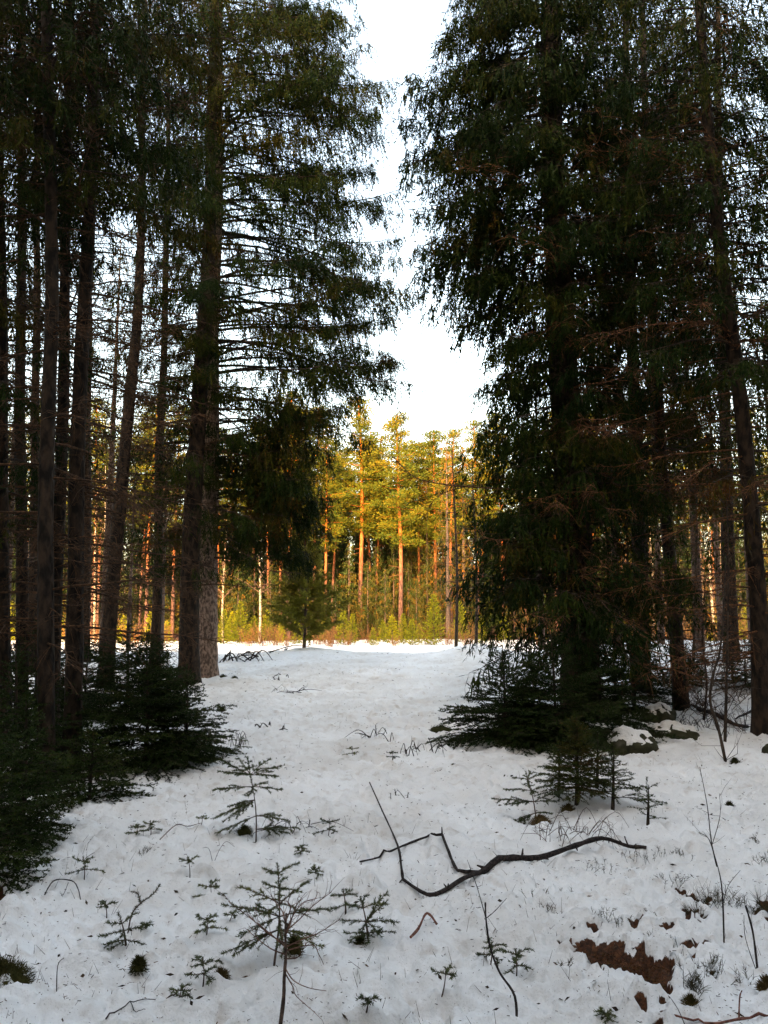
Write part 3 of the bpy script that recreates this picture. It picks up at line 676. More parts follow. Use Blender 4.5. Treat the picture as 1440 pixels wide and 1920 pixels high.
# ------------------------------------------------------------------ the sunlit wood beyond the bank
def ground_at(x, y): return np.array([x, y, float(gz(x, y)[0]) - 0.05])
def far_pine(h, r0, seed, crown0, limb_l, label, loc, group, n_limb=46, bend=0.25):
    rng = np.random.default_rng(seed)
    root = thing('pine_tree', label, 'tree', loc, group)
    loc = np.asarray(loc, float)
    z = np.linspace(0, h, 16)
    C = loc + np.stack([bend * np.sin(z * 0.25 + rng.uniform(0, 6)) * z / h, bend * np.cos(z * 0.2 + rng.uniform(0, 6)) * z / h, z], 1)
    C[0, 2] -= 0.3
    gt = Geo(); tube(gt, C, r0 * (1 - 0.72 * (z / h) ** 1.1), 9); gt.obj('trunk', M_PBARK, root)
    gb, gc = Geo(), Geo()
    for i in range(n_limb):
        k = (i + rng.random()) / n_limb; zz = h * (crown0 + (0.985 - crown0) * k); az = i * 2.4 + rng.normal() * .4
        L = limb_l * (1.0 - 0.72 * k ** 1.6) * rng.uniform(0.45, 1.1) * (0.55 if k < 0.12 else 1)
        b = np.array([np.interp(zz, z, C[:, 0]), np.interp(zz, z, C[:, 1]), loc[2] + zz])
        d = np.array([cos(az), sin(az), 0])
        t = np.linspace(0, 1, 5)[:, None]
        path = b + d * L * t + np.array([0, 0, 1]) * L * (0.05 * t + (0.35 * k - 0.05) * t ** 2) + rng.normal(size=(5, 3)) * 0.03 * L * t
        tube(gb, path, (0.012 + 0.012 * L) * (1 - 0.8 * t[:, 0]), 4, cap=False)
        nc = int(3 + 5 * L)
        for c in range(nc):
            q = rng.uniform(0.35, 1.05); ctr = path[0] + (path[-1] - path[0]) * q + rng.normal(size=3) * np.array([.3, .3, .10]) * min(1, L * .6)
            m = int(rng.uniform(26, 42))
            u = rng.normal(size=(m, 3)) * np.array([.24, .24, .11])
            dd = norm(u * np.array([1, 1, 1.2]) + np.array([0, 0, 0.14]) + rng.normal(size=(m, 3)) * .08) * rng.uniform(.13, .26, (m, 1))
            blades(gc, ctr + u, dd, 0.075 * rng.uniform(.6, 1.3, m), rng, 0, 0.40 + 0.20 * rng.normal() + 0.08 * rng.normal(size=m))
    # dead stubs below the crown
    for i in range(14):
        zz = h * rng.uniform(0.12, crown0); az = rng.uniform(0, 6.28); b = np.array([np.interp(zz, z, C[:, 0]), np.interp(zz, z, C[:, 1]), loc[2] + zz])
        e = b + np.array([cos(az), sin(az), rng.uniform(-.3, .3)]) * rng.uniform(.3, 1.3); prisms(gb, b[None], e[None], 0.016, 0.006)
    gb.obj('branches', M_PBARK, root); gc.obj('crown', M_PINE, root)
    return root

def far_spruce(h, rad, seed, low, label, loc, group, mat=M_FARSPR, dens=1.0, lod=4.0, per_m=7, tint=0.35, name='spruce_tree', dead=0.0):
    rng = np.random.default_rng(seed)
    root = thing(name, label, 'tree', loc, group); loc = np.asarray(loc, float)
    z = np.linspace(0, h, 10); C = loc + np.stack([0 * z, 0 * z, z], 1); C[0, 2] -= 0.3
    gt = Geo(); tube(gt, C, (0.012 * h) * (1 - 0.9 * z / h), 8); gt.obj('trunk', M_TWIG, root)
    gb, gc = Geo(), Geo()
    n = int((h - low) * per_m)
    for i in range(n):
        zz = low + (i + rng.random()) / n * (h - low) * 0.985; k = (h - zz) / (h - low)
        L = max(0.18, rad * k ** 0.75 * rng.uniform(0.6, 1.1))
        limb(gb, gc, rng, loc + np.array([0, 0, zz]), i * 2.4 + rng.normal() * .3, L, pitch=0.15, sag=0.45 * min(1, L), up=0.12, fs=0.12, dens=dens, lod=lod, hang=0.9, tint0=tint + 0.12 * rng.normal(), dead=dead)
    for i in range(int(low * 3)):
        zz = rng.uniform(0.4, low) if low > .6 else .4; az = rng.uniform(0, 6.28); b = loc + np.array([0, 0, zz])
        prisms(gb, b[None], (b + np.array([cos(az), sin(az), rng.uniform(-.4, .1)]) * rng.uniform(.4, 1.4))[None], 0.014, 0.006)
    gb.obj('branches', M_TWIG, root); gc.obj('crown', mat, root)
    return root

def where(px):
    return 'behind the left stand of trunks' if px < 400 else ('seen through the gap' if px < 880 else 'behind the drooping right spruce')
def place(px, Y):
    """a spot on the ground beyond the bank under photo column px"""
    x = (px - 720) / F_PX * Y / cos(PITCH)
    return ground_at(x, Y)

GP = 'pines of the sunlit wood beyond the bank'
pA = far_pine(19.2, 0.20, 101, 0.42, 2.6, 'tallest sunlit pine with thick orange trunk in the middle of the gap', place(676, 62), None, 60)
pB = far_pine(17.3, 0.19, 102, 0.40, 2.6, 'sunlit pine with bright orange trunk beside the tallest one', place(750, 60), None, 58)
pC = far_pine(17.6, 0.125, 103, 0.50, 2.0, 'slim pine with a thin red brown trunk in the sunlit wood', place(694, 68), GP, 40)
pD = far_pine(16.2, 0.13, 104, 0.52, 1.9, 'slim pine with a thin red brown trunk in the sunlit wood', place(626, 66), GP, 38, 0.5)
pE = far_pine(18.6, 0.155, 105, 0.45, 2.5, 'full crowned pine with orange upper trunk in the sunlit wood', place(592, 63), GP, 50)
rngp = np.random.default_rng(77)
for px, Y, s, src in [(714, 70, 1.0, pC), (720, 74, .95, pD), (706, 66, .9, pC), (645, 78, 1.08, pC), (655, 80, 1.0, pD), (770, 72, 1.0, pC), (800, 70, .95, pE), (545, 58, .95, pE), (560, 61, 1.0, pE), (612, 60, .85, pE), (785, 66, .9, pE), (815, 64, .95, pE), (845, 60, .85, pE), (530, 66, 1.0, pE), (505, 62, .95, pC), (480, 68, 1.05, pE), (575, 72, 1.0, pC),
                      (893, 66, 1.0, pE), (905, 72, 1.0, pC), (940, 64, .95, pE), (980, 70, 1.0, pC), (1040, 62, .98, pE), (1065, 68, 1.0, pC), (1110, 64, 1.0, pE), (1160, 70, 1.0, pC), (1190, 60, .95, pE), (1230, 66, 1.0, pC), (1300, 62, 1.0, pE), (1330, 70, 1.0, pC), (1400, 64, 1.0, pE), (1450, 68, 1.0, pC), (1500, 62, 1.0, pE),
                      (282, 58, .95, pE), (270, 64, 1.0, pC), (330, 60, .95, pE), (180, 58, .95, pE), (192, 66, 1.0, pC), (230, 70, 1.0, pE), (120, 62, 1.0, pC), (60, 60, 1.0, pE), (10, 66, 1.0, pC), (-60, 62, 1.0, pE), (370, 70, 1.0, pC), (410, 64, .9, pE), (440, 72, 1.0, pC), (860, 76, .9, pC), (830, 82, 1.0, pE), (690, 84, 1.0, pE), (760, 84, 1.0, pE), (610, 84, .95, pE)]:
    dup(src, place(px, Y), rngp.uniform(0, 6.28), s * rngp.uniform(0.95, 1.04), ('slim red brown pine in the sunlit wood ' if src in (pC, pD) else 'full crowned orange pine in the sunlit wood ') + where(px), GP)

GS = 'spruces of the dark wood behind the sunlit pines'
LS = 'dark spruce behind the sunlit pines'
fs = [far_spruce(15.5, 2.4, 201, 1.0, LS + ' between the two brightest trunks', place(735, 76), GS, dens=2.0, per_m=10), far_spruce(13.5, 2.2, 202, 0.4, LS + ' beside the bright orange trunk', place(790, 70), GS, tint=0.6, dens=2.0, per_m=10), far_spruce(11.0, 2.0, 203, 0.2, LS + ' left of the tallest pine', place(640, 72), GS, tint=0.3, dens=2.0, per_m=10)]
spots = [(560 + 27 * i + rngp.uniform(-9, 9), 66 + 7 * (i % 3) * .5 + rngp.uniform(-1, 1), rngp.uniform(.62, .85)) for i in range(12)] + [(520 + 30 * i + rngp.uniform(-9, 9), 73 + rngp.uniform(-2, 2), rngp.uniform(.85, 1.05)) for i in range(13)]
for row, Y in enumerate((70, 76, 82, 90, 98, 108, 120)):
    n = 24 + row
    for i in range(n):
        px = -140 + (i + 0.5 + rngp.uniform(-.35, .35)) / n * 1720
        spots.append((px, Y + rngp.uniform(-3, 3), rngp.uniform(.85, 1.08) * (0.93 + 0.05 * row)))
for i, (px, Y, s) in enumerate(spots):
    gap = 640 < px < 860 and Y < 80
    dup(fs[(i * 7) % 3], place(px, Y), rngp.uniform(0, 6.28), s * (0.8 if gap else 1.0), LS + ' ' + where(px), GS)
# sparse spruces with rusty needles to the right of the gap
GR = 'rusty spruces at the right end of the sunlit wood'
fr = far_spruce(14.2, 1.9, 211, 1.8, 'rusty brown needled spruce at the right end of the sunlit wood', place(838, 56), GR, tint=0.86, dens=0.8)
dup(fr, place(868, 60), 2.0, 1.06, None, GR); dup(fr, place(800, 64), 4.0, 0.95, None, GR); dup(fr, place(1075, 54), 1.0, 0.7, None, GR); dup(fr, place(1310, 52), 3.0, 0.72, None, GR); dup(fr, place(1170, 55), 5.0, 0.7, None, GR); dup(fr, place(1240, 50), 0.4, 0.6, None, GR)

GU = 'olive brown young conifers among the sunlit pine trunks'
LU = 'olive brown young conifer among the sunlit pine trunks'
fu = far_spruce(7.5, 1.7, 241, 0.3, LU + ' left of the tallest pine', place(655, 61), GU, M_FARSPR, 1.6, 3.6, 10, .62, 'young_conifer')
for i, (px, Y, k) in enumerate([(600, 60, .8), (578, 58, .6), (630, 58, .55), (690, 60, .8), (705, 64, 1.0), (722, 58, .7), (738, 63, 1.05), (765, 61, .8), (780, 58, .6), (800, 62, 1.0), (825, 58, .7), (850, 61, .9), (540, 60, .9), (510, 58, .7), (875, 59, .7), (480, 61, .9), (450, 58, .8), (420, 62, 1.0), (300, 60, .9), (240, 58, .8), (150, 60, .9), (60, 59, .8), (960, 60, .9), (1080, 59, .8), (1180, 60, .9), (1270, 58, .8), (1380, 60, .9)]):
    dup(fu, place(px, Y), i * 1.3, k, LU + ' ' + where(px), GU)

# thin dark young pines on the bank, right of the gap
def bank_pine(px, base_py, Y, h, seed, label):
    rng = np.random.default_rng(seed); b = ground_at((px - 720) / F_PX * Y, Y)
    root = thing('young_pine', label, 'tree', b)
    g = Geo(); z = np.linspace(-.1, h, 12); tube(g, b + np.stack([0.06 * np.sin(z * .7), 0.05 * np.cos(z * .6), z], 1), 0.058 * (1 - .8 * np.clip(z / h, 0, 1)), 7); g.obj('trunk', M_BRANCH, root)
    gb, gc = Geo(), Geo()
    for i in range(26):
        zz = h * (0.30 + .68 * (i + rng.random()) / 26); L = rng.uniform(.5, 1.25) * (1.15 - zz / h * .6)
        az = i * 2.4; limb(gb, gc, rng, b + np.array([0, 0, zz]), az, L, pitch=0.15, sag=0.2, up=0.2, fs=0.45, dens=0.7, lod=1.8, hang=0.5, tint0=0.35)
    gb.obj('branches', M_BRANCH, root); gc.obj('crown', M_SPRUCE, root)
bank_pine(853, 1205, 24.5, 6.4, 301, 'thin dark young conifer on the bank nearest the gap')
bank_pine(890, 1205, 25.5, 6.2, 302, 'thin dark young conifer on the bank under the drooping spruce')

# the bushy young pine on the crest
def bushy_pine():
    rng = np.random.default_rng(310); Y = 23.0; b = ground_at((572 - 720) / F_PX * Y, Y); h = 3.0
    root = thing('young_pine', 'bushy dark green young pine on the crest of the snow bank', 'tree', b)
    g = Geo(); z = np.linspace(-.1, h, 10); tube(g, b + np.stack([0.04 * np.sin(z), 0 * z, z], 1), 0.055 * (1 - .85 * np.clip(z / h, 0, 1)), 8); g.obj('trunk', M_TWIG, root)
    gb, gc = Geo(), Geo()
    for i in range(110):
        k = (i + rng.random()) / 110; zz = h * (.10 + .9 * k); L = (0.98 * np.sqrt(max(0, 1 - (k * 1.02 - .1) ** 2)) * (1 - .35 * k) + .08) * rng.uniform(.45, 1.2); az = i * 2.4 + rng.normal() * .5
        d = np.array([cos(az), sin(az), rng.uniform(.1, .6)]); p0 = b + np.array([0, 0, zz]); p1 = p0 + d * L
        prisms(gb, p0[None], p1[None], .009, .003)
        nseg = int(6 + 14 * L); q = rng.uniform(.2, 1, nseg)[:, None]
        s0 = p0 + (p1 - p0) * q; s1 = s0 + norm(d + rng.normal(size=(nseg, 3)) * .6) * rng.uniform(.1, .28, (nseg, 1))
        prisms(gb, s0, s1, .004, .002)
        needles(gc, s0, s1, 150, .085, .022, rng, 0, 0.62 + .1 * rng.normal(), .12, 0)
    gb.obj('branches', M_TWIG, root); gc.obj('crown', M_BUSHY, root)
bushy_pine()

# lit young spruces and brush along the far side of the road
GY = 'young spruces glowing in the sun along the wood edge'
LY = 'small yellow green spruce glowing at the wood edge'
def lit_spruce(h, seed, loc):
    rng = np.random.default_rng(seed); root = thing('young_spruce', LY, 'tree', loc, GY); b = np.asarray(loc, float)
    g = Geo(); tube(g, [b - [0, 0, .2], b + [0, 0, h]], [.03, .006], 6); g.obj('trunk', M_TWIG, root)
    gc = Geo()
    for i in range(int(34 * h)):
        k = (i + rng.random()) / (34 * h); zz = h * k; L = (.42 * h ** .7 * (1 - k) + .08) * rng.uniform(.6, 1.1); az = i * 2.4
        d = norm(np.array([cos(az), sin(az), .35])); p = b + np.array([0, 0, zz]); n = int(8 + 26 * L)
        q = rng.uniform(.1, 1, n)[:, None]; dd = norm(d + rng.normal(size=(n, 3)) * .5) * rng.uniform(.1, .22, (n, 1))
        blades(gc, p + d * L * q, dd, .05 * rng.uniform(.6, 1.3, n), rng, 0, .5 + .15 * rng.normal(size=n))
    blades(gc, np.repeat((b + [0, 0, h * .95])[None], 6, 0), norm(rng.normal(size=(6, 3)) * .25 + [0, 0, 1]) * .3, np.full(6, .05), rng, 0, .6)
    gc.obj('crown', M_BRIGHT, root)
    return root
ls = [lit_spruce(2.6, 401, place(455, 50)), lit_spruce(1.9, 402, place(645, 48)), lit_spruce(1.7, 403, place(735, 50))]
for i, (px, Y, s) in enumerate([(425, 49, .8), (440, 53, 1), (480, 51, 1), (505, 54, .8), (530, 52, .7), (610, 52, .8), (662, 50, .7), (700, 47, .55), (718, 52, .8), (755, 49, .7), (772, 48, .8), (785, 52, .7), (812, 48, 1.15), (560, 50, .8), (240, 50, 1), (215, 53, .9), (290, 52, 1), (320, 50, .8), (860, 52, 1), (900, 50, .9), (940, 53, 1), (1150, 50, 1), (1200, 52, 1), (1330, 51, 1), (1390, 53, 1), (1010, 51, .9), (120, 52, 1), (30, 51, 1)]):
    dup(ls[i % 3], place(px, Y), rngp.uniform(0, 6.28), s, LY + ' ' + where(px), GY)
GB = 'bare rust coloured brush along the wood edge'
LB = 'bare rust coloured shrub at the wood edge'
def brush(h, seed, loc, name='shrub', label=LB, group=GB, n0=26, mat=M_DRY, spread=.5, thick=1.0):
    rng = np.random.default_rng(seed); root = thing(name, label, 'shrub', loc, group); b = np.asarray(loc, float)
    g = Geo()
    n = n0; az = rng.uniform(0, 6.28, n); B0 = b + np.stack([.18 * rng.normal(size=n), .18 * rng.normal(size=n), np.full(n, -.1)], 1)
    d = norm(np.stack([np.cos(az) * spread, np.sin(az) * spread, rng.uniform(.7, 1.3, n)], 1)); L = h * rng.uniform(.5, 1, n)
    m = B0 + d * (L * .5)[:, None]; e = m + norm(d + rng.normal(size=(n, 3)) * .2) * (L * .5)[:, None]
    prisms(g, B0, m, .011 * thick, .008 * thick, 0, .4); prisms(g, m, e, .008 * thick, .004 * thick, 0, .5)
    k = 14; ii = np.repeat(np.arange(n), k); q = rng.uniform(.2, 1, n * k)[:, None]; p = B0[ii] * (1 - q) ** 2 + 2 * m[ii] * q * (1 - q) + e[ii] * q * q
    tw = norm(d[ii] + rng.normal(size=(n * k, 3)) * .55) * rng.uniform(.12, .5, (n * k, 1)) * h * .4
    prisms(g, p, p + tw, .005 * thick, .0025 * thick, 0, .5 + .25 * rng.normal(size=n * k * 1).repeat(1)[np.arange(n * k)].mean())
    g.obj('stems', mat, root)
    return root
bs = [brush(1.9, 501, place(500, 47)), brush(1.5, 502, place(620, 46))]
for i, (px, Y, s) in enumerate([(470, 46, .8), (520, 48, 1), (540, 46, .8), (600, 48, 1.1), (630, 49, 1.2), (655, 47, .8), (690, 50, .8), (740, 47, .6), (800, 49, 1), (840, 48, 1.1), (870, 46, 1.1), (200, 48, 1.2), (260, 47, 1.2), (310, 49, 1.2), (150, 48, 1.2), (80, 48, 1.3), (1000, 49, 1.6), (1060, 48, 1.9), (1110, 48, 1.5), (1180, 47, 1.6), (1235, 49, 1.8), (1290, 47, 1.7), (1350, 48, 1.6), (1400, 47, 1.5)]):
    dup(bs[i % 2], place(px, Y), rngp.uniform(0, 6.28), s, LB + ' ' + where(px), GB)
# birches with white trunks on the left and right
GBI = 'thin birches at the edge of the sunlit wood'
LBI = 'thin pale birch trunk at the edge of the sunlit wood'
def birch(h, seed, loc):
    rng = np.random.default_rng(seed); root = thing('birch_tree', LBI, 'tree', loc, GBI); b = np.asarray(loc, float)
    g = Geo(); z = np.linspace(-.2, h, 12); C = b + np.stack([.15 * np.sin(z * .3), .1 * np.sin(z * .4 + 1), z], 1); tube(g, C, .10 * (1 - .85 * np.clip(z / h, 0, 1)), 8); g.obj('trunk', M_BIRCH, root)
    gb = Geo()
    for i in range(34):
        zz = h * rng.uniform(.3, .98); p = np.array([np.interp(zz, z, C[:, 0]), np.interp(zz, z, C[:, 1]), b[2] + zz]); dead_limb(gb, rng, p, rng.uniform(0, 6.28), rng.uniform(.6, 1.8) * (1.2 - .6 * zz / h), pitch=.7, sag=.3, thick=2.2, dens=.8)
    gb.obj('branches', M_RTWIG, root)
    return root
bi = birch(11.5, 601, place(196, 50))
for px, Y, s in [(489, 50, .9), (425, 52, .8), (184, 54, 1.0), (300, 53, 1), (1055, 52, 1), (1070, 50, .9), (1330, 51, 1), (1352, 54, 1), (1150, 53, .9), (1215, 51, .9), (95, 53, 1)]:
    dup(bi, place(px, Y), rngp.uniform(0, 6.28), s, LBI, GBI)

# middle distance: ragged spruces and thin stems between the front trunks and the bank
GM = 'ragged thin spruces in the shade of the left and right woods'
LM = 'ragged thin spruce in the shaded wood'
ms = [far_spruce(12, 1.5, 221, 3.0, LM, place(205, 22), GM, M_SPRUCE, .8, 2.2, 7, .55), far_spruce(8.5, 1.3, 222, 1.5, LM, place(110, 24), GM, M_SPRUCE, .8, 2.0, 8, .5)]
for i, (px, Y, s) in enumerate([(20, 21, 1), (60, 26, 1.1), (140, 27, .9), (250, 26, .8), (-60, 20, 1.1), (-120, 24, 1.2), (1150, 21, .9), (1230, 22, 1), (1300, 19, .9), (1340, 24, 1), (1400, 21, 1), (1450, 18, 1), (1520, 22, 1.1), (1590, 17, 1), (1010, 25, .8), (1080, 27, .9), (-200, 17, 1.2), (1250, 28, .9), (310, 28, .75)]):
    dup(ms[i % 2], place(px, Y), rngp.uniform(0, 6.28), s, LM + ' ' + ('among the slim left trunks' if px < 700 else 'behind the mossy stones'), GM)

# the wood at the photographer's back that shades the snow
GBK = 'dense spruces of the wood that shades the clearing from the low sun'
LBK = 'tall dense spruce of the wood shading the clearing from the sun'
bk = far_spruce(25, 3.2, 231, 0.8, LBK, ground_at(-3, -13), GBK, M_SPRUCE, 2.0, 4.5, 14, .3)
for j, (yy, n, x0, x1) in enumerate([(-12, 17, -36, 29), (-15, 17, -38, 30), (-18.5, 17, -38, 31), (-23, 16, -40, 31)]):
    for i in range(n):
        x = x0 + (x1 - x0) * (i + .5 + rngp.uniform(-.2, .2)) / n
        if j == 0 and abs(x + 3) < 1.5: continue
        dup(bk, ground_at(x, yy + rngp.uniform(-1, 1)), rngp.uniform(0, 6.28), rngp.uniform(.92, 1.06) * (1.34 if -14 < x < 4 else 1.0), LBK, GBK)

GSD = 'spruces of the wood on both sides of the viewpoint'
LSD = 'dense spruce of the wood flanking the snowy opening'
for i, (x, y, k) in enumerate([(-6.5, -7, .8), (-10, -4, .9), (-7.5, -1, .75), (-11, 2.5, .85), (-8.2, 4.5, .7), (-13, 7.5, .9), (-16, 1, 1), (-15, -7, 1), (6.5, -7, .8), (10, -4, .9), (7.5, -1, .75), (11, 2.5, .85), (8.6, 5.0, .7), (13, 7.5, .9), (16, 1, 1), (15, -7, 1), (-14.5, 12, .9), (14.5, 12, .9), (-17, 16, 1), (17, 17, 1)]):
    dup(bk, ground_at(x, y), i * 1.7, k, LSD, GSD)

# ------------------------------------------------------------------ understory: young spruces, branch by branch
def bough(gw, gn, rng, p0, az, L, pitch, sag, per_m, nl, w, tint, sides=16, mat_n=1, thick=1.0, sidel=0.55):
    t = np.linspace(0, 1, 6); out = np.array([cos(az), sin(az), 0]); lat = np.array([-sin(az), cos(az), 0]); up = np.array([0, 0, 1.0])
    C = p0 + np.outer(L * t, out) * cos(pitch) + np.outer(L * (sin(pitch) * t - sag * t ** 2 + 0.35 * sag * t ** 4), up) + np.outer(L * .06 * np.sin(t * rng.uniform(2, 5)) * t, lat)
    rb = thick * (0.0022 + 0.0045 * L)
    tube(gw, C, rb * (1 - .8 * t), 4, 0, 0, cap=False)
    A = [C[1:-1]]; B = [C[2:]]
    if L < .2: A.append(C[:1]); B.append(C[1:2])
    n = max(2, int(L * sides)); ts = (np.arange(n) + rng.random(n)) / n * .82 + .12
    f = ts * 5; i0 = np.minimum(f.astype(int), 4); fr = (f - i0)[:, None]; b = C[i0] * (1 - fr) + C[i0 + 1] * fr; T = norm(C[i0 + 1] - C[i0])
    sg = np.where(np.arange(n) % 2 == 0, 1, -1)[:, None]
    d = norm(T * rng.uniform(.6, 1, (n, 1)) + lat * sg * rng.uniform(.6, 1, (n, 1)) + up * rng.uniform(-.25, .12, (n, 1)))
    sl = (sidel * (1 - ts) + .10) * L * rng.uniform(.6, 1.1, n); sl = np.maximum(sl, .03)[:, None]
    m = b + d * sl * .5; e = b + d * sl - up * sl * .08
    prisms(gw, b, m, rb * .45, rb * .35); prisms(gw, m, e, rb * .35, rb * .2)
    A += [b, m]; B += [m, e]
    big = sl[:, 0] > .14
    if big.any():
        ii = np.repeat(np.where(big)[0], 4); q = rng.uniform(.2, .9, (len(ii), 1)); p = b[ii] + (e - b)[ii] * q
        dd = norm(d[ii] * .8 + lat * rng.choice([-1, 1], (len(ii), 1)) * .6 + T[ii] * .4 + rng.normal(size=(len(ii), 3)) * .15) * sl[ii] * rng.uniform(.2, .45, (len(ii), 1))
        prisms(gw, p, p + dd, rb * .25, rb * .15); A.append(p); B.append(p + dd)
    needles(gn, np.vstack(A), np.vstack(B), per_m, nl, w, rng, mat_n, tint, .12)

def young_spruce(label, base, h, rad, seed, n_br=100, mat=M_YOUNG, tint=.35, per_m=140, nl=.024, w=.0115, squeeze=None, low=.04, group=None):
    rng = np.random.default_rng(seed); base = np.asarray(base, float); root = thing('young_spruce', label, 'tree', base, group)
    g = Geo(); z = np.linspace(-.08, h, 8); tube(g, base + np.stack([.02 * np.sin(z * 3), .02 * np.cos(z * 2.5), z], 1), (.011 + .011 * h) * (1 - .85 * np.clip(z / h, 0, 1)), 7); g.obj('trunk', M_BRANCH, root)
    gw, gn = Geo(), Geo()
    for i in range(n_br):
        k = low + (1 - low) * ((i + rng.random()) / n_br) ** 1.1; zz = h * k * .97; az = i * 2.39996 + rng.normal() * .3
        L = (rad * (1 - k) ** .8 + .05) * rng.uniform(.62, 1.08)
        L *= 1 + .30 * sin(2 * az + seed) + .18 * sin(3 * az + 5 * k + seed * 2)
        bough(gw, gn, rng, base + np.array([0, 0, zz]), az, L, -.05 + .75 * k + rng.normal() * .08, .22 * (1 - k) + .05, per_m, nl, w, tint + .12 * rng.normal(), 20, 0)
    tp = base + np.array([0, 0, h]); needles(gn, (tp - [0, 0, .18 * h ** .5])[None], (tp + [0, 0, .06])[None], 420, nl, w, rng, 0, tint, .1)
    for o in (gw.obj('branches', M_BRANCH, root), gn.obj('crown', mat, root)): tag(o, kind='stuff')
    return root

young_spruce('bushy young spruce at the foot of the dark front trunk', G(270, 1440), 1.45, .92, 701, 130, tint=.3)
young_spruce('low dark young spruce beside the bushy one facing the clearing', G(345, 1425), .95, .72, 709, 100, tint=.25)
young_spruce('dense young spruce on the near left snow edge', G(35, 1580), 1.0, .50, 702, 130, tint=.35)
young_spruce('young spruce behind the near left one among the slim trunks', G(20, 1480), 1.25, .66, 703, 100, tint=.3)
young_spruce('small spreading spruce in front of the stout trunk', G(165, 1500), .62, .50, 704, 80, tint=.45)
young_spruce('young spruce leaning out from the left border', G(-60, 1650), 1.0, .50, 705, 90, tint=.35)
young_spruce('dark young spruce under the left trunks behind the spreading one', G(120, 1440), 1.0, .7, 713, 90, tint=.3)
young_spruce('dark young spruce spilling out from under the drooping spruce towards the gap', G(945, 1398), 1.12, .74, 706, 135, tint=.22)
young_spruce('young spruce deep under the drooping spruce beside its trunk', G(1040, 1402), 1.35, .95, 707, 100, tint=.2)
young_spruce('young spruce under the drooping spruce towards the mossy stones', G(1125, 1372), 1.2, .9, 708, 95, tint=.2)
young_spruce('low spruce skirt in front of the drooping spruce trunk', G(1000, 1380), .95, .9, 714, 80, tint=.2)
young_spruce('dense olive spruce sapling clump in front of the mossy stones', G(1082, 1510), .72, .40, 710, 120, tint=.75, nl=.018, w=.005, per_m=420, low=.2)
young_spruce('small shaggy spruce between the olive clump and the low stone', G(1048, 1490), .46, .30, 715, 45, tint=.4, nl=.018, w=.006, per_m=300, low=.1)
young_spruce('small shaggy spruce behind the olive clump', G(1120, 1478), .55, .34, 716, 45, tint=.4, nl=.018, w=.006, per_m=300, low=.1)
yb = young_spruce('dark young spruce in the shade between the leaning trunk and the big pair', G(235, 1330), 1.3, .95, 717, 80, tint=.3)
for px, py, sc, lab in [(60, 1370, 1.1, 'dark young spruce behind the straight trunk in the left stand'), (160, 1350, .9, 'dark young spruce behind the stout trunk in the left stand'), (300, 1340, .7, 'low dark spruce at the foot of the pale trunk'), (1190, 1330, .8, 'dark young spruce left of the slim reddish spruce'), (1155, 1300, 1.0, 'dark young spruce behind the drooping spruce trunk'), (1290, 1290, .6, 'dark young spruce behind the slim reddish spruce'), (1400, 1290, .7, 'dark young spruce at the leaning border trunk')]:
    dup(yb, G(px, py), px * .1, sc, lab)
DB = 'dry brown brush in the shaded wood'
db = brush(1.1, 511, G(1330, 1330), 'shrub', 'dry brown brush around the crooked sapling', DB, 14, M_DEADBR, .9, .55)
for px, py, sc, lab in [(1255, 1340, .8, 'dry brown brush at the slim reddish trunk'), (1400, 1310, 1.0, 'dry brown brush at the leaning border trunk'), (1290, 1280, 1.2, 'dry brown brush behind the slim reddish spruce'), (1230, 1290, 1.2, 'dry brown brush right of the drooping spruce'), (1420, 1370, .7, 'dry brown brush before the leaning border trunk'), (1350, 1260, 1.3, 'dry brown brush deep in the right wood'), (180, 1330, 1.0, 'dry brown brush behind the stout trunk'), (245, 1290, 1.1, 'dry brown brush beside the leaning trunk'), (60, 1330, 1.1, 'dry brown brush behind the straight left trunk'), (320, 1290, .8, 'dry brown brush at the big pair of trunks')]:
    dup(db, G(px, py), px * .13, sc, lab, DB)
young_spruce('feathery spruce sapling right of the olive clump', G(1150, 1512), .52, .32, 711, 34, tint=.5, nl=.017, w=.005, per_m=360, low=.2)
young_spruce('thin spruce sapling with few needles near the leaning stem', G(1216, 1546), .33, .16, 712, 14, tint=.5, nl=.016, w=.005, per_m=360, low=.25)

# ------------------------------------------------------------------ saplings in the open snow: every branch a part
def sapling(label, base_px, top_px, whorls, seed, mat=M_SAPLING, per_m=800, nl=.016, w=.0042, tint=.4, stem_r=.006, moss=False, name='spruce_sapling', group=None, cat='sapling'):
    rng = np.random.default_rng(seed); b = G(*base_px, -.02); tp = Q(top_px[0], top_px[1], b[1] - .02); h = tp[2] - b[2]
    root = thing(name, label, cat, b, group)
    t = np.linspace(0, 1, 9)
    C = b + np.outer(t, tp - b) + np.outer(np.sin(t * pi) * h * .04, [1, .3, 0]); C[0, 2] -= .03
    g = Geo(); tube(g, C, stem_r * (1 - .75 * t), 6, 0)
    tube_top = C[-3:]
    needles(g, tube_top[:-1], tube_top[1:], per_m * 1.1, nl, w, rng, 1, tint, .1); g.obj('stem', [M_TWIG, mat], root)
    for zf, brs in whorls:
        p = np.array([np.interp(zf, t, C[:, 0]), np.interp(zf, t, C[:, 1]), np.interp(zf, t, C[:, 2])])
        for az, Lr, pit in brs:
            gw = Geo(); bough(gw, gw, rng, p, radians(az) + rng.normal() * .1, h * Lr * rng.uniform(.92, 1.08), radians(pit), .18, per_m, nl, w, tint + .1 * rng.normal(), 26, 1, 1.0, .42)
            gw.obj('branch', [M_TWIG, mat], root)
    return root
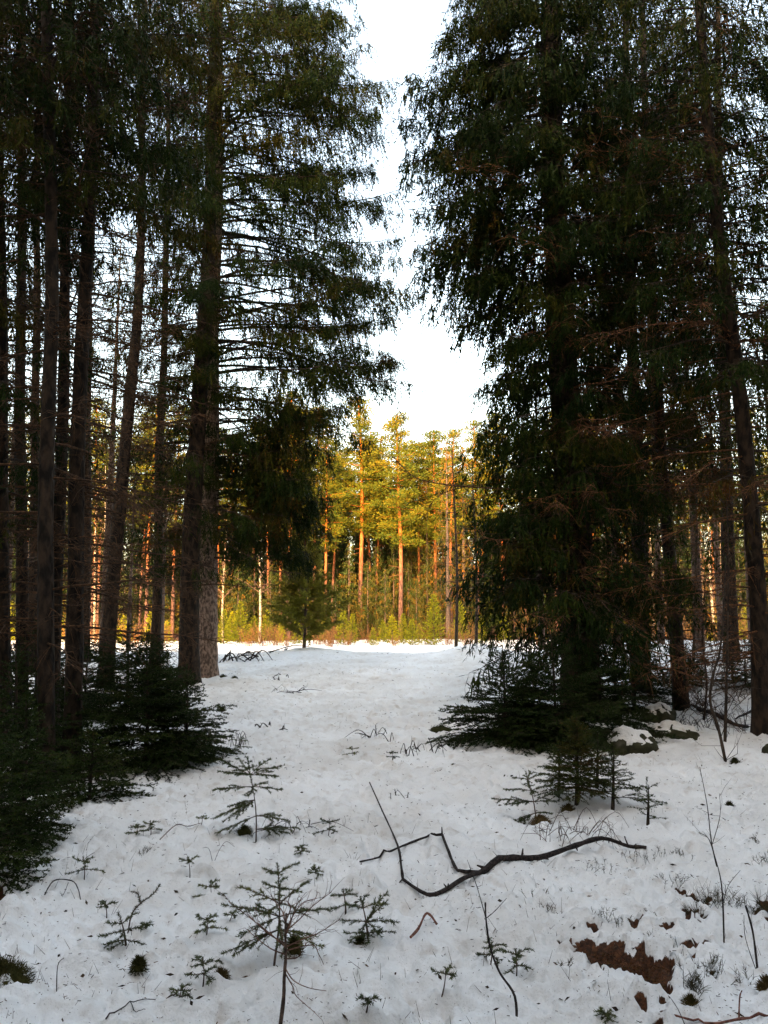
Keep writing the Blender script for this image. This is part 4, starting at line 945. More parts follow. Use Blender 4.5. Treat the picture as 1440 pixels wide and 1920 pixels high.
# azimuths: 0 = right, 90 = away, 180 = left, 270 = towards the viewer
sapling('knee high spruce sapling with a wide flat top and a drooping left bough', (480, 1566), (468, 1448),
        [(.96, [(170, .50, 32), (140, .40, 35), (100, .4, 40), (60, .42, 30), (15, .50, 20), (330, .46, 10), (250, .40, 20), (205, .48, 18)]),
         (.80, [(350, .42, 2), (190, .52, 5), (290, .4, 0), (60, .3, 10)]),
         (.62, [(185, .62, -18), (205, .52, -22), (160, .46, -10), (240, .4, -12)]), (.40, [(190, .58, -16), (20, .36, 4), (345, .5, 0)]), (.22, [(10, .6, 4), (340, .5, 8)])], 801, tint=.3, nl=.018, w=.0046)
sapling('small upright spruce sapling with tiered branches behind the bare dead stem', (512, 1793), (520, 1618),
        [(.90, [(175, .17, 25), (20, .22, 25), (270, .12, 25)]), (.76, [(185, .19, 25), (350, .18, 0), (80, .18, 20), (300, .13, 20)]),
         (.62, [(172, .42, 25), (20, .42, 38), (330, .22, 5), (240, .24, 0), (95, .3, 10)]),
         (.50, [(182, .55, 20), (10, .50, 10), (215, .42, -5), (260, .3, -10), (130, .36, 10)]), (.38, [(200, .52, -12), (345, .46, -8), (300, .36, -15), (180, .4, -20), (20, .4, -12)])], 802, tint=.4)
sapling('double tipped bushy spruce seedling right of the bare dead stem', (690, 1752), (675, 1682),
        [(.75, [(200, .4, 20), (340, .4, 30), (90, .4, 30)]), (.45, [(10, .75, 45), (30, .85, 50), (345, .7, 10), (190, .6, 10), (260, .5, 0), (300, .6, 0)]), (.2, [(180, .55, 5), (350, .6, 10), (270, .5, 5), (220, .5, 0)])], 803, tint=.25)
sapling('small needled sprig left of the double tipped seedling', (648, 1708), (643, 1668), [(.8, [(190, .45, 10), (0, .5, 10), (60, .4, 20)]), (.45, [(350, .5, 10), (200, .5, -5)])], 804, tint=.2)
sapling('grey needled spruce sapling leaning left of the olive clump', (1006, 1532), (985, 1446),
        [(.85, [(190, .3, 15), (0, .35, 25), (60, .3, 25)]), (.65, [(185, .55, 10), (355, .45, 25), (80, .4, 20), (270, .35, 10)]), (.45, [(182, .80, 12), (195, .62, 5), (20, .62, 22), (345, .4, 12)]), (.25, [(190, .6, -10), (205, .52, -14), (30, .4, 0)])], 805, tint=.15, nl=.018, w=.0046)
sapling('small spruce sapling with an upturned needled arm on the left snow', (237, 1772), (222, 1712), [(.7, [(180, .5, 10), (20, .5, 40)]), (.5, [(185, .7, 0), (5, .6, 15), (270, .4, 0)]), (.25, [(190, .9, -6), (350, .6, -4), (250, .6, 0)])], 806, tint=.15)
for i, (bx, by, tx, ty, lab) in enumerate([
        (356, 1642, 352, 1606, 'small cross shaped spruce seedling on the open left snow'),
        (394, 1676, 394, 1652, 'tiny parasol shaped spruce seedling over a moss cushion'),
        (386, 1748, 388, 1716, 'tiny spruce seedling with one green bough near the moss tufts'),
        (428, 1728, 436, 1712, 'tiny olive seedling left of the tiered sapling'),
        (380, 1836, 380, 1794, 'leaning grey seedling beside the brown leaf clump'),
        (332, 1876, 340, 1850, 'tiny seedling tip lying at the lower left snow'),
        (686, 1912, 690, 1870, 'wispy grey seedling with its side tuft in front of the trampled snow'),
        (826, 1848, 836, 1814, 'pale green seedling tip right of the trampled snow'),
        (614, 1562, 617, 1534, 'small upright seedling right of the fallen twig tangle'),
        (563, 1602, 565, 1586, 'tiny dark seedling in the open snow above the tiered sapling'),
        (592, 1640, 590, 1626, 'tiny seedling tip between the tiered sapling and the forked branch'),
        (735, 1434, 735, 1408, 'tiny spruce seedling left of the arched twig tangle'),
        (661, 1418, 660, 1400, 'star shaped dark seedling in the middle snow'),
        (444, 1412, 452, 1382, 'thin dark seedling behind the flat topped sapling'),
        (200, 1716, 197, 1690, 'short upright needled tip on the far left snow'),
        (272, 1742, 274, 1758 - 26, 'short needled tip right of the upturned arm'),
        (967, 1806, 966, 1778, 'small grey seedling right of the long bare stem'),
        (918, 1796, 922, 1764, 'small seedling beside a leaf on the long bare stem'),
        (1134, 1910, 1133, 1905 - 8, 'tiny upright needled tip near the lower snow edge'),
        (158, 1640, 156, 1606, 'thin forked seedling on the left snow'),
        (253, 1568, 258, 1546, 'tiny crooked seedling on the left snow slope'),
        (283, 1562, 281, 1540, 'tiny stubby seedling on the left snow slope'),
        (376, 1552, 380, 1530, 'small dark seedling left of the flat topped sapling')]):
    r = np.random.default_rng(820 + i); a = r.uniform(0, 360)
    sapling(lab, (bx, by), (tx, ty), [(.8, [(a, .5, 20), (a + 130, .5, 15), (a + 240, .45, 20)]), (.5, [(a + 60, .6, 5), (a + 190, .7, 0), (a + 300, .5, 8)])][:(2 if r.random() < .6 else 1)], 840 + i, tint=.05 + .5 * r.random(), stem_r=.004, name='spruce_seedling')

# ------------------------------------------------------------------ sticks, twigs and bare stems
def lie(pix, lift=.01):
    lifts = np.broadcast_to(lift, (len(pix),))
    pts = np.array([G(x, y, l) for (x, y), l in zip(pix, lifts)])
    C = smooth_path(pts, 4); lo = np.interp(np.linspace(0, 1, len(C)), np.linspace(0, 1, len(pts)), lifts)
    C[:, 2] = np.maximum(C[:, 2], gz(C[:, 0], C[:, 1]) + np.minimum(lo, .008))
    return C
def stand(pix, lean=0.0):
    b = G(*pix[0], -.03); pts = [b]
    for i, (x, y) in enumerate(pix[1:]): pts.append(Q(x, y, b[1] + lean * (i + 1)))
    return np.array(pts)
def stick(g, pts, r0, r1, sides=6, knots=0, rng=None, n=5):
    C = smooth_path(pts, 1 if len(pts) > 8 else n); t = np.linspace(0, 1, len(C)); R = r0 + (r1 - r0) * t
    if rng is not None:
        R = R * (1 + .10 * rng.normal(size=len(C)))
        for k in range(knots):
            i = rng.integers(1, len(C) - 1); d = norm(rng.normal(size=3) + [0, 0, .8])
            prisms(g, C[i][None], (C[i] + d * R[i] * rng.uniform(2, 3.6))[None], R[i] * .7, R[i] * .25)
    tube(g, C, R, sides)
    return C
def side_twigs(g, C, rng, n, l0, l1, r, up=.3, mat=0):
    i = rng.integers(1, len(C) - 1, n); T = norm(C[np.minimum(i + 1, len(C) - 1)] - C[i - 1])
    d = norm(T * .7 + rng.normal(size=(n, 3)) * .6 + np.array([0, 0, up])); L = rng.uniform(l0, l1, (n, 1))
    m = C[i] + d * L * .5; e = m + norm(d + rng.normal(size=(n, 3)) * .35) * L * .5
    prisms(g, C[i], m, r, r * .7, mat); prisms(g, m, e, r * .7, r * .35, mat)

# the big forked branch lying on the snow
rng = np.random.default_rng(900)
fb = thing('fallen_branch', 'large dark forked branch lying across the snow with crossed arms', 'branch', G(905, 1630))
g = Geo(); main = lie([(1212, 1588), (1178, 1585), (1130, 1590), (1080, 1602), (1010, 1613), (950, 1620), (905, 1632)], [.016, .028, .036, .034, .034, .034, .030]); cm = stick(g, main, .011, .020, 8, 14, rng); side_twigs(g, cm, rng, 7, .02, .09, .003, .3)
stick(g, [main[4], main[4] + np.array([-.02, .02, .06])], .007, .002); g.obj('main_limb', M_STICK, fb)
g = Geo(); arm = lie([(905, 1632), (870, 1655), (830, 1677), (800, 1681), (755, 1656)], [.030, .024, .016, .014, .014]); stick(g, arm, .016, .009, 7, 4, rng)
arm2 = lie([(755, 1656), (752, 1628), (745, 1597), (717, 1532), (693, 1478)], [.02, .035, .05, .05, .03]); stick(g, arm2, .009, .005, 7, 5, rng); stick(g, [arm[-1], arm[-1] + np.array([-.02, -.03, -.01])], .006, .003); g.obj('long_arm', M_STICK, fb)
g = Geo(); a3 = lie([(905, 1630), (880, 1637), (858, 1634)], [.025, .025, .02]); stick(g, a3, .015, .010, 7, 1, rng)
a4 = lie([(858, 1634), (850, 1620), (838, 1594), (829, 1573)], [.02, .03, .03, .035]); stick(g, a4, .010, .009, 7, 1, rng)
stick(g, [a4[-1], a4[-1] + np.array([0, .02, .045])], .007, .003)
a5 = lie([(829, 1573), (800, 1576), (745, 1596), (712, 1603), (675, 1617)], [.035, .035, .028, .022, .012]); stick(g, a5, .010, .005, 7, 5, rng); g.obj('short_arm', M_STICK, fb)

g = Geo(); stick(g, lie([(770, 1759), (785, 1745), (798, 1731), (808, 1729), (819, 1734)], [.008, .03, .05, .05, .03]), .007, .006, 7, 1, rng)
tag(g.obj('broken_stick', M_REDSTICK), 'short bent red brown stick stuck in the trampled snow', 'stick')

def stick_thing(name, label, cat, paths, mat, rng_seed, twigs=0, tl=(.04, .12), tr=.0012, up=.3, group=None):
    """paths: list of (points, r0, r1); the first is the stem"""
    rng = np.random.default_rng(rng_seed); root = thing(name, label, cat, paths[0][0][0], group)
    for i, (pts, r0, r1) in enumerate(paths):
        g = Geo(); C = stick(g, pts, r0, r1, 5, 2, rng)
        if twigs: side_twigs(g, C, rng, twigs, tl[0], tl[1], tr, up)
        g.obj('stem' if i == 0 else 'twig', mat, root)
    return root

b0 = stand([(968, 1895), (965, 1868), (936, 1822), (918, 1772), (911, 1722), (910, 1692)])
stick_thing('bare_twig', 'long bowed bare stem with a snow lump and crossing twigs', 'twig', [(b0, .0055, .0035), (np.array([b0[4], Q(895, 1665, b0[4][1]), Q(876, 1612, b0[4][1])]), .0022, .001), (np.array([b0[4], Q(928, 1708, b0[4][1]), Q(950, 1684, b0[4][1])]), .002, .001)], M_STICK, 901)
b0 = stand([(1356, 1742), (1353, 1660), (1335, 1585), (1326, 1510), (1312, 1438)])
stick_thing('bare_sapling', 'slender leafless sapling with alternating twigs beside the bilberry tufts', 'sapling',
            [(b0, .0045, .0015), (np.array([b0[2], Q(1350, 1530, b0[2][1]), Q(1349, 1488, b0[2][1])]), .002, .001), (np.array([Q(1344, 1625, b0[1][1]), Q(1330, 1575, b0[1][1]), Q(1312, 1562, b0[1][1])]), .003, .0015), (np.array([Q(1354, 1700, b0[1][1]), Q(1366, 1660, b0[1][1]), Q(1388, 1632, b0[1][1])]), .002, .001)], M_STICK, 902, 4, (.05, .14), .0012)
b0 = stand([(1420, 1801), (1412, 1750), (1398, 1698)])
stick_thing('broken_twig', 'dark broken stem with a thin shoot at the right snow edge', 'twig', [(b0, .006, .004), (np.array([b0[0], Q(1398, 1760, b0[0][1]), Q(1395, 1716, b0[0][1])]), .002, .001)], M_STICK, 903)
stick_thing('fallen_branch', 'thin purple brown branch lying along the lower right snow', 'branch', [(lie([(1262, 1912), (1300, 1913), (1340, 1918), (1390, 1908), (1450, 1902)], [.01, .02, .02, .025, .02]), .004, .006), (lie([(1385, 1908), (1388, 1892), (1393, 1888)], [.02, .05, .07]), .004, .002)], M_REDSTICK, 904)
stick_thing('twig', 'thin twig rising from the snow behind the purple brown branch', 'twig', [(stand([(1300, 1930), (1275, 1900), (1255, 1868)]), .002, .001)], M_STICK, 905)
stick_thing('fallen_twig', 'Y shaped bare twig lying on the near left snow', 'twig', [(lie([(198, 1922), (235, 1892), (265, 1872), (292, 1868)], .008), .003, .0015), (lie([(240, 1890), (255, 1906), (272, 1912)], .008), .002, .001)], M_STICK, 906)
stick_thing('fallen_twig', 'arched dark twig with side spurs on the left snow', 'twig', [(lie([(84, 1680), (100, 1662), (125, 1656), (142, 1662), (152, 1684)], [.005, .05, .07, .06, .0]), .004, .003), (lie([(128, 1657), (120, 1668), (115, 1676)], [.06, .02, .0]), .002, .001)], M_STICK, 907, 2, (.03, .06))
stick_thing('fallen_twig', 'S bent twig standing in the near left snow', 'twig', [(stand([(108, 1836), (108, 1812), (120, 1796)]), .0025, .0015)], M_STICK, 908)
stick_thing('fallen_twig', 'thin bent twig on the left snow slope', 'twig', [(lie([(160, 1603), (175, 1590), (190, 1588), (204, 1592)], .01), .002, .0012)], M_STICK, 909)
stick_thing('fallen_twig', 'zigzag wire thin twig below the flat topped sapling', 'twig', [(stand([(400, 1610), (410, 1596), (424, 1578), (440, 1588)]), .0016, .001), (stand([(400, 1610), (392, 1592), (380, 1590)]), .0016, .001)], M_STICK, 910)
stick_thing('needled_twig', 'grey needled twig lying left of the flat topped sapling', 'twig', [(lie([(300, 1572), (330, 1560), (352, 1556), (376, 1554)], .015), .004, .002)], M_TWIG, 911, 24, (.02, .05), .001)
na = G(240, 1745); C = smooth_path([na, Q(248, 1712, na[1]), Q(268, 1690, na[1]), Q(285, 1678, na[1]), Q(301, 1658, na[1])])
root = thing('needled_twig', 'upturned grey needled twig beside the small left sapling', 'twig', na)
g = Geo(); tube(g, C, np.linspace(.004, .002, len(C)), 5); needles(g, C[3:-1], C[4:], 1000, .016, .0042, rng, 1, .1); c2 = smooth_path([C[9], Q(258, 1675, na[1]), Q(246, 1672, na[1])]); tube(g, c2, np.linspace(.003, .002, len(c2)), 5); needles(g, c2[:-1], c2[1:], 1000, .016, .0042, rng, 1, .1); g.obj('stem', [M_TWIG, M_SAPLING], root)

# the dead sapling closest to the viewer
rng = np.random.default_rng(920); Y0 = 3.15
xb = (532 - 720) / F_PX * Y0; b0 = np.array([xb, Y0, float(gz(xb, Y0)[0]) - .05])
ds = thing('dead_sapling', 'leafless dead sapling with reddish twigs in front of the tiered spruce', 'sapling', b0)
st = smooth_path([b0, Q(531, 1880, Y0), Q(533, 1832, Y0), Q(536, 1790, Y0), Q(535, 1755, Y0 + .01), Q(537, 1712, Y0 + .02)])
g = Geo(); tube(g, st, np.linspace(.0085, .0035, len(st)) * (1 + .08 * rng.normal(size=len(st))), 8); g.obj('stem', M_TWIG, ds)
for (y0, pts, dY, nt) in [(1776, [(500, 1745), (470, 1722), (428, 1690)], -.04, 12), (1768, [(505, 1752), (478, 1728), (465, 1714)], .06, 10), (1792, [(510, 1780), (485, 1762), (462, 1742)], .05, 7),
                          (1750, [(560, 1725), (585, 1700), (622, 1672)], .03, 14), (1775, [(575, 1758), (600, 1748), (640, 1722)], -.05, 12), (1745, [(552, 1712), (570, 1692), (595, 1684)], .10, 12),
                          (1738, [(530, 1710), (515, 1690), (508, 1678)], .08, 9), (1760, [(545, 1730), (552, 1705), (560, 1690)], -.06, 9), (1800, [(556, 1796), (566, 1784), (575, 1766)], .02, 5),
                          (1818, [(550, 1838), (578, 1852), (612, 1858)], -.05, 4), (1826, [(549, 1850), (556, 1868), (592, 1900)], -.04, 4), (1780, [(585, 1772), (598, 1790), (607, 1808)], .04, 2), (1730, [(545, 1702), (540, 1690), (546, 1676)], 0, 6)]:
    k = int(np.argmin(np.abs([(p - Q(535, y0, Y0))[2] for p in st]))); p0 = st[k]
    C = smooth_path([p0] + [Q(x, y, Y0 + dY * (i + 1) / 3) for i, (x, y) in enumerate(pts)])
    g = Geo(); tube(g, C, np.linspace(.0028, .0010, len(C)), 5); side_twigs(g, C, rng, nt, .03, .11, .0011, .25); g.obj('branch', M_RTWIG, ds)

# thin bare stems in the right wood
def thin_tree(label, pix, Y, r0, seed, twigs=16, mat=M_BRANCH, name='bare_sapling'):
    rng = np.random.default_rng(seed); pts = track(pix, Y); pts[0][2] -= .05
    root = thing(name, label, 'sapling', pts[0]); g = Geo(); C = stick(g, pts, r0, r0 * .35, 6, 0, rng); g.obj('stem', mat, root)
    g = Geo(); side_twigs(g, C, rng, twigs, .3, .9, .0045, .35); side_twigs(g, C, rng, twigs * 2, .15, .5, .003, .2); tag(g.obj('twigs', mat, root), kind='stuff')
thin_tree('crooked bare sapling bent over the snow beside the fallen log', [(1361, 1420), (1348, 1370), (1332, 1318), (1336, 1270), (1350, 1220), (1356, 1150), (1362, 1040)], 8.6, .020, 931)
thin_tree('straight thin bare sapling behind the crooked one', [(1356, 1352), (1362, 1290), (1364, 1200), (1366, 1050), (1362, 930)], 9.6, .021, 932)
thin_tree('short dark bare sapling on the right snow slope', [(1374, 1272), (1371, 1230), (1368, 1180), (1372, 1080)], 14.0, .028, 933)
thin_tree('thin bare stem between the drooping spruce and the slim trunk', [(1219, 1276), (1215, 1200), (1213, 1050), (1214, 880)], 14.0, .040, 934)
thin_tree('thin bare stem just right of the drooping spruce trunk', [(1188, 1300), (1180, 1180), (1176, 1000), (1172, 860)], 12.8, .026, 935)
thin_tree('thin bare stem far back near the right border', [(1300, 1245), (1302, 1150), (1306, 1000), (1308, 860)], 17.0, .035, 936)
thin_tree('thin bare stem leaning beside the slim reddish spruce', [(1318, 1330), (1325, 1280), (1318, 1200), (1322, 1080)], 11.5, .020, 937)

rng = np.random.default_rng(940)
lg = thing('fallen_branch', 'dark fallen bough with rotting twigs behind the crooked sapling', 'branch', G(1310, 1335))
g = Geo(); C = stick(g, lie([(1308, 1334), (1340, 1342), (1375, 1358), (1402, 1370)], [.06, .06, .05, .03]), .035, .02, 7, 3, rng); g.obj('main_limb', M_STICK, lg)
g = Geo(); side_twigs(g, C, rng, 30, .1, .45, .006, .05); tag(g.obj('twigs', M_STICK, lg), kind='stuff')
lg = thing('fallen_branch', 'thin fallen stick with a knobbed end on the right snow slope', 'branch', G(1385, 1350))
g = Geo(); C = stick(g, lie([(1380, 1352), (1410, 1336), (1428, 1327)], .03), .012, .02, 6, 3, rng); side_twigs(g, C, rng, 6, .05, .2, .004, .05); g.obj('main_limb', M_STICK, lg)

# twig tangles
def tangle(label, px, py, wx, wy, hgt, n, seed, r=.004, mat=M_STICK, name='twig_tangle', arch=True):
    rng = np.random.default_rng(seed); c = G(px, py); root = thing(name, label, 'twigs', c); sx = wx / F_PX * c[1]; sy = sx * wy
    g = Geo()
    for i in range(n):
        a = c + np.array([rng.uniform(-1, 1) * sx, rng.uniform(-1, 1) * sy, 0]); b = a + np.array([rng.normal() * sx * .7, rng.normal() * sy * .7, 0])
        for v in (a, b): v[2] = float(gz(v[0], v[1])[0]) + .004
        m = (a + b) / 2 + np.array([0, 0, hgt * rng.uniform(.2, 1.0)]) + rng.normal(size=3) * sx * .08
        C = smooth_path([a, m, b], 4); tube(g, C, np.linspace(r, r * .4, len(C)), 4, cap=False)
        side_twigs(g, C, rng, 3, sx * .1, sx * .45, r * .5, .1)
    tag(g.obj('twigs', mat, root), kind='stuff'); return root
tangle('arched tangle of thin bare twigs on the middle snow', 786, 1410, 30, 1.2, .22, 10, 951, .0055)
tangle('flat tangle of dark twigs behind the arched one', 710, 1378, 26, 1.2, .12, 9, 952, .006)
tangle('pile of dark fallen boughs beside the pale trunk', 440, 1236, 34, 1.6, .22, 16, 953, .02)
tangle('long dark sticks lying behind the bough pile on the bank', 500, 1224, 45, .8, .08, 7, 954, .018)
tangle('twig tangle at the foot of the flat topped sapling', 535, 1556, 45, .5, .09, 14, 955, .0028)
tangle('curved line of dark twigs on the bank face', 522, 1272, 14, 3.5, .06, 7, 956, .010)
tangle('dark twigs lying on the middle left snow', 510, 1364, 22, .6, .05, 6, 957, .010)
tangle('bare twig heap under the olive sapling clump', 1075, 1570, 65, .9, .16, 26, 958, .0028, M_TWIG)
tangle('tuft of thin twigs beside the left understory spruces', 435, 1398, 20, 1.0, .2, 8, 959, .004)
tangle('small crossing twigs left of the forked branch tip', 745, 1500, 26, 1.0, .10, 5, 960, .0028)
tangle('thin twigs on the upper left snow slope', 560, 1295, 40, 1.2, .06, 8, 961, .007)
tangle('thin twigs near the mossy stones', 1310, 1360, 50, 1.2, .2, 18, 962, .005)
tangle('twigs scattered below the slim reddish spruce', 1290, 1330, 60, 1.5, .3, 20, 963, .006)

# ------------------------------------------------------------------ moss cushions, stones
def cushion(label, px, py, wpx, hgt, seed, tint=.5, cat='moss', name='moss_cushion', depth=1.0, nb=700, group=None):
    rng = np.random.default_rng(seed); c = G(px, py); R = wpx / 2 / F_PX * c[1]; root = thing(name, label, cat, c, group)
    u = np.linspace(0, 2 * pi, 22, endpoint=False); v = np.linspace(0, 1, 9)
    U, Vv = np.meshgrid(u, v); rr = np.sin(Vv * pi / 2 * 1.15); zz = np.cos(Vv * pi / 2 * 1.15)
    nz = 1 + .32 * noise2(np.cos(U) * rr * 2.2 + seed, np.sin(U) * rr * 2.2, seed)
    V = c + np.stack([np.cos(U) * rr * R * nz, np.sin(U) * rr * R * nz * depth, zz * hgt * nz - .012], -1).reshape(-1, 3)
    i = np.arange(8)[:, None] * 22; j = np.arange(22)[None]; F = np.stack([i + j, i + 22 + j, i + 22 + (j + 1) % 22, i + (j + 1) % 22], -1).reshape(-1, 4)
    g = Geo(); g.add(V, F, 0, tint, True); g.obj('mound', M_MOSS, root)
    g = Geo(); k = rng.integers(0, len(V), nb); nrm = norm((V[k] - c) / np.array([R, R, hgt]) + [0, 0, .2])
    blades(g, V[k] + rng.normal(size=(nb, 3)) * R * .07, norm(nrm + rng.normal(size=(nb, 3)) * .5) * rng.uniform(.012, .035, (nb, 1)), np.full(nb, .0035), rng, 0, tint + .2 * rng.normal(size=nb))
    tag(g.obj('fronds', M_MOSS, root), kind='stuff')
cushion('brown mossy stump at the foot of the flat topped sapling', 458, 1556, 26, .04, 971, .35)
cushion('olive moss cushion behind the dead sapling', 552, 1774, 24, .055, 972, .6)
cushion('dark moss tuft on the lower left snow', 260, 1810, 18, .032, 973, .35)
cushion('large moss covered mound at the near left border', -14, 1836, 130, .075, 974, .45, nb=5000, depth=.7)
cushion('rust brown dry needle mound beside the grey needled sapling', 1014, 1538, 32, .055, 975, 1.0, nb=1200)
cushion('dark brown clump under the olive sapling clump', 1065, 1516, 26, .05, 976, .8)
cushion('brown withered leaf clump on the lower left snow', 415, 1820, 20, .035, 977, .9)
cushion('moss cushion under the double tipped seedling', 677, 1752, 18, .03, 978, .3)
cushion('moss cushion under the parasol shaped seedling', 394, 1678, 20, .02, 979, .35)
cushion('mossy grass tuft below the bilberry stems', 1296, 1876, 24, .035, 980, .7)
cushion('small dark tuft on the right snow', 1368, 1508, 12, .035, 981, .1)
cushion('dark root clump poking from the snow by the crooked sapling', 1378, 1428, 14, .05, 982, .1)
cushion('dark earth clump on the bank beside the pale trunk', 418, 1270, 14, .06, 983, .1)
cushion('dark earth clump on the bank right of the pale trunk', 440, 1272, 12, .06, 984, .1)
cushion('dark sod at the edge of the left understory spruces', 416, 1332, 14, .06, 985, .1)
cushion('black melted stump hollow beside the dark spilling spruce', 826, 1368, 40, .06, 986, .05)
cushion('yellowish moss tuft at the lower right border', 1440, 1868, 22, .03, 987, 1.0)

def stone(label, px, py, wpx, hgt, seed, cap=True, depth=.8):
    rng = np.random.default_rng(seed); c = G(px, py); R = wpx / 2 / F_PX * c[1]; root = thing('stone', label, 'stone', c)
    nu, nv = 36, 20; u = np.linspace(0, 2 * pi, nu, endpoint=False); v = np.linspace(.001, pi * .72, nv); U, Vv = np.meshgrid(u, v)
    d = np.stack([np.cos(U) * np.sin(Vv), np.sin(U) * np.sin(Vv), np.cos(Vv)], -1)
    n = .30 * noise2(d[..., 0] * 1.6 + seed, d[..., 1] * 1.6 + d[..., 2] * 1.3, seed) + .14 * noise2(d[..., 0] * 4 + 9, d[..., 1] * 4 + d[..., 2] * 3.1, seed + 1)
    body = d * (1 + n)[..., None] * np.array([R, R * depth, hgt])
    i = np.arange(nv - 1)[:, None] * nu; j = np.arange(nu)[None]; F = np.stack([i + j, i + nu + j, i + nu + (j + 1) % nu, i + (j + 1) % nu], -1).reshape(-1, 4)
    g = Geo(); g.add((c + body).reshape(-1, 3), F, 0, 0, True); g.obj('rock', M_ROCK, root)
    if cap:
        s = sstep(.62, .84, d[..., 2] + .95 * noise2(d[..., 0] * 3 + 4, d[..., 1] * 3, seed + 2))
        cp = body * (0.965 + .035 * s)[..., None] + np.array([0, 0, 1]) * (.032 * s + .01 * s * noise2(d[..., 0] * 7, d[..., 1] * 7, seed + 3))[..., None]
        g = Geo(); g.add((c + cp).reshape(-1, 3), F, 0, 0, True); g.obj('snow_cap', M_SNOWCAP, root)
stone('largest mossy stone with a snow cap under the slim spruce', 1178, 1405, 100, .22, 991)
stone('low mossy stone with thin snow left of the largest stone', 1108, 1392, 70, .20, 992)
stone('dark mossy stone with patchy snow right of the largest stone', 1262, 1380, 90, .16, 993)
stone('small snow covered stone behind the dark stones', 1235, 1352, 60, .20, 994)
stone('small dark stone at the right border', 1446, 1412, 30, .10, 995, False)
# snow lump on the bowed stem
b = Q(911, 1728, G(968, 1895)[1]); g = Geo()
u = np.linspace(0, 2 * pi, 14, endpoint=False); v = np.linspace(.001, pi - .001, 9); U, Vv = np.meshgrid(u, v); rr = .026 * (1 + .3 * noise2(np.cos(U) * 1.5 + 2, Vv * 1.5, 3))
gl = G(912, 1738)
i = np.arange(8)[:, None] * 14; j = np.arange(14)[None]; F = np.stack([i + j, i + 14 + j, i + 14 + (j + 1) % 14, i + (j + 1) % 14], -1).reshape(-1, 4)
g.add((gl + np.stack([np.cos(U) * np.sin(Vv) * rr * 1.3, np.sin(U) * np.sin(Vv) * rr * 1.3, np.cos(Vv) * rr + .01], -1)).reshape(-1, 3), F, 0, 0, True)
tag(g.obj('snow_lump', M_SNOWCAP, None, tuple(gl)), 'small icy snow lump behind the long bowed stem', 'snow lump')

# ------------------------------------------------------------------ bilberry stems and litter
def bilberry(px, py, n, h, seed, wpx=26, label='tuft of thin leafless bilberry stems poking through the snow', tint=.4):
    rng = np.random.default_rng(seed); c = G(px, py); root = thing('bilberry_tuft', label, 'plant', c, 'bilberry tufts poking through the snow'); R = wpx / F_PX * c[1]
    a = c + np.stack([rng.normal(size=n) * R * .5, rng.normal(size=n) * R * .5, np.full(n, -.02)], 1)
    d = norm(np.stack([rng.normal(size=n) * .45, rng.normal(size=n) * .45, np.ones(n)], 1)); L = h * rng.uniform(.4, 1, (n, 1)); m = a + d * (L * .55 + .02)
    g = Geo(); prisms(g, a, m, .0014, .0011, 0, tint)
    for k in range(4):
        e = m + norm(d + rng.normal(size=(n, 3)) * .55) * L * rng.uniform(.25, .6, (n, 1)); prisms(g, m, e, .0010, .0005, 0, tint + .2 * rng.normal(size=1)[0])
        q = a + (m - a) * rng.uniform(.5, .9, (n, 1)); prisms(g, q, q + norm(d + rng.normal(size=(n, 3)) * .7) * L * .3, .0009, .0005, 0, tint)
    tag(g.obj('stems', M_STEM, root), kind='stuff')
M_STEM = needle_mat('bilberry_stem', [(0, (.025, .022, .012)), (.5, (.06, .055, .028)), (1, (.12, .07, .04))], .8, 8, .4)
for i, (px, py, n, h, w) in enumerate([(1312, 1684, 34, .10, 26), (1296, 1706, 26, .08, 24), (1125, 1722, 14, .07, 20), (1325, 1836, 22, .10, 30), (1300, 1858, 26, .09, 18), (1432, 1712, 40, .13, 22), (1262, 1602, 20, .06, 24), (1262, 1660, 14, .07, 22),
                                       (1348, 1690, 22, .12, 22), (1372, 1690, 14, .12, 20), (1058, 1806, 8, .07, 14), (1026, 1706, 12, .06, 12), (1205, 1610, 16, .07, 26), (1120, 1630, 12, .06, 26), (1060, 1668, 10, .06, 24), (1420, 1575, 12, .06, 16), (1432, 1625, 10, .07, 14),
                                       (1010, 1680, 8, .05, 20), (1240, 1770, 14, .06, 24), (1215, 1710, 14, .05, 22), (1400, 1840, 10, .07, 20), (275, 1600, 14, .06, 10), (1335, 1800, 14, .06, 20), (1168, 1738, 10, .05, 18)]):
    lab = {0: 'tuft of bilberry stems above the black melt hollow', 2: 'thin bilberry sprigs on the snow left of the bare earth', 3: 'bilberry tuft bending over the small hollow right of the bare earth', 5: 'thick tuft of brownish bilberry stems at the right border', 21: 'stiff dark grass tuft on the left snow'}.get(i, 'tuft of thin leafless bilberry stems poking through the snow')
    bilberry(px, py, n, h, 1000 + i, w, lab)

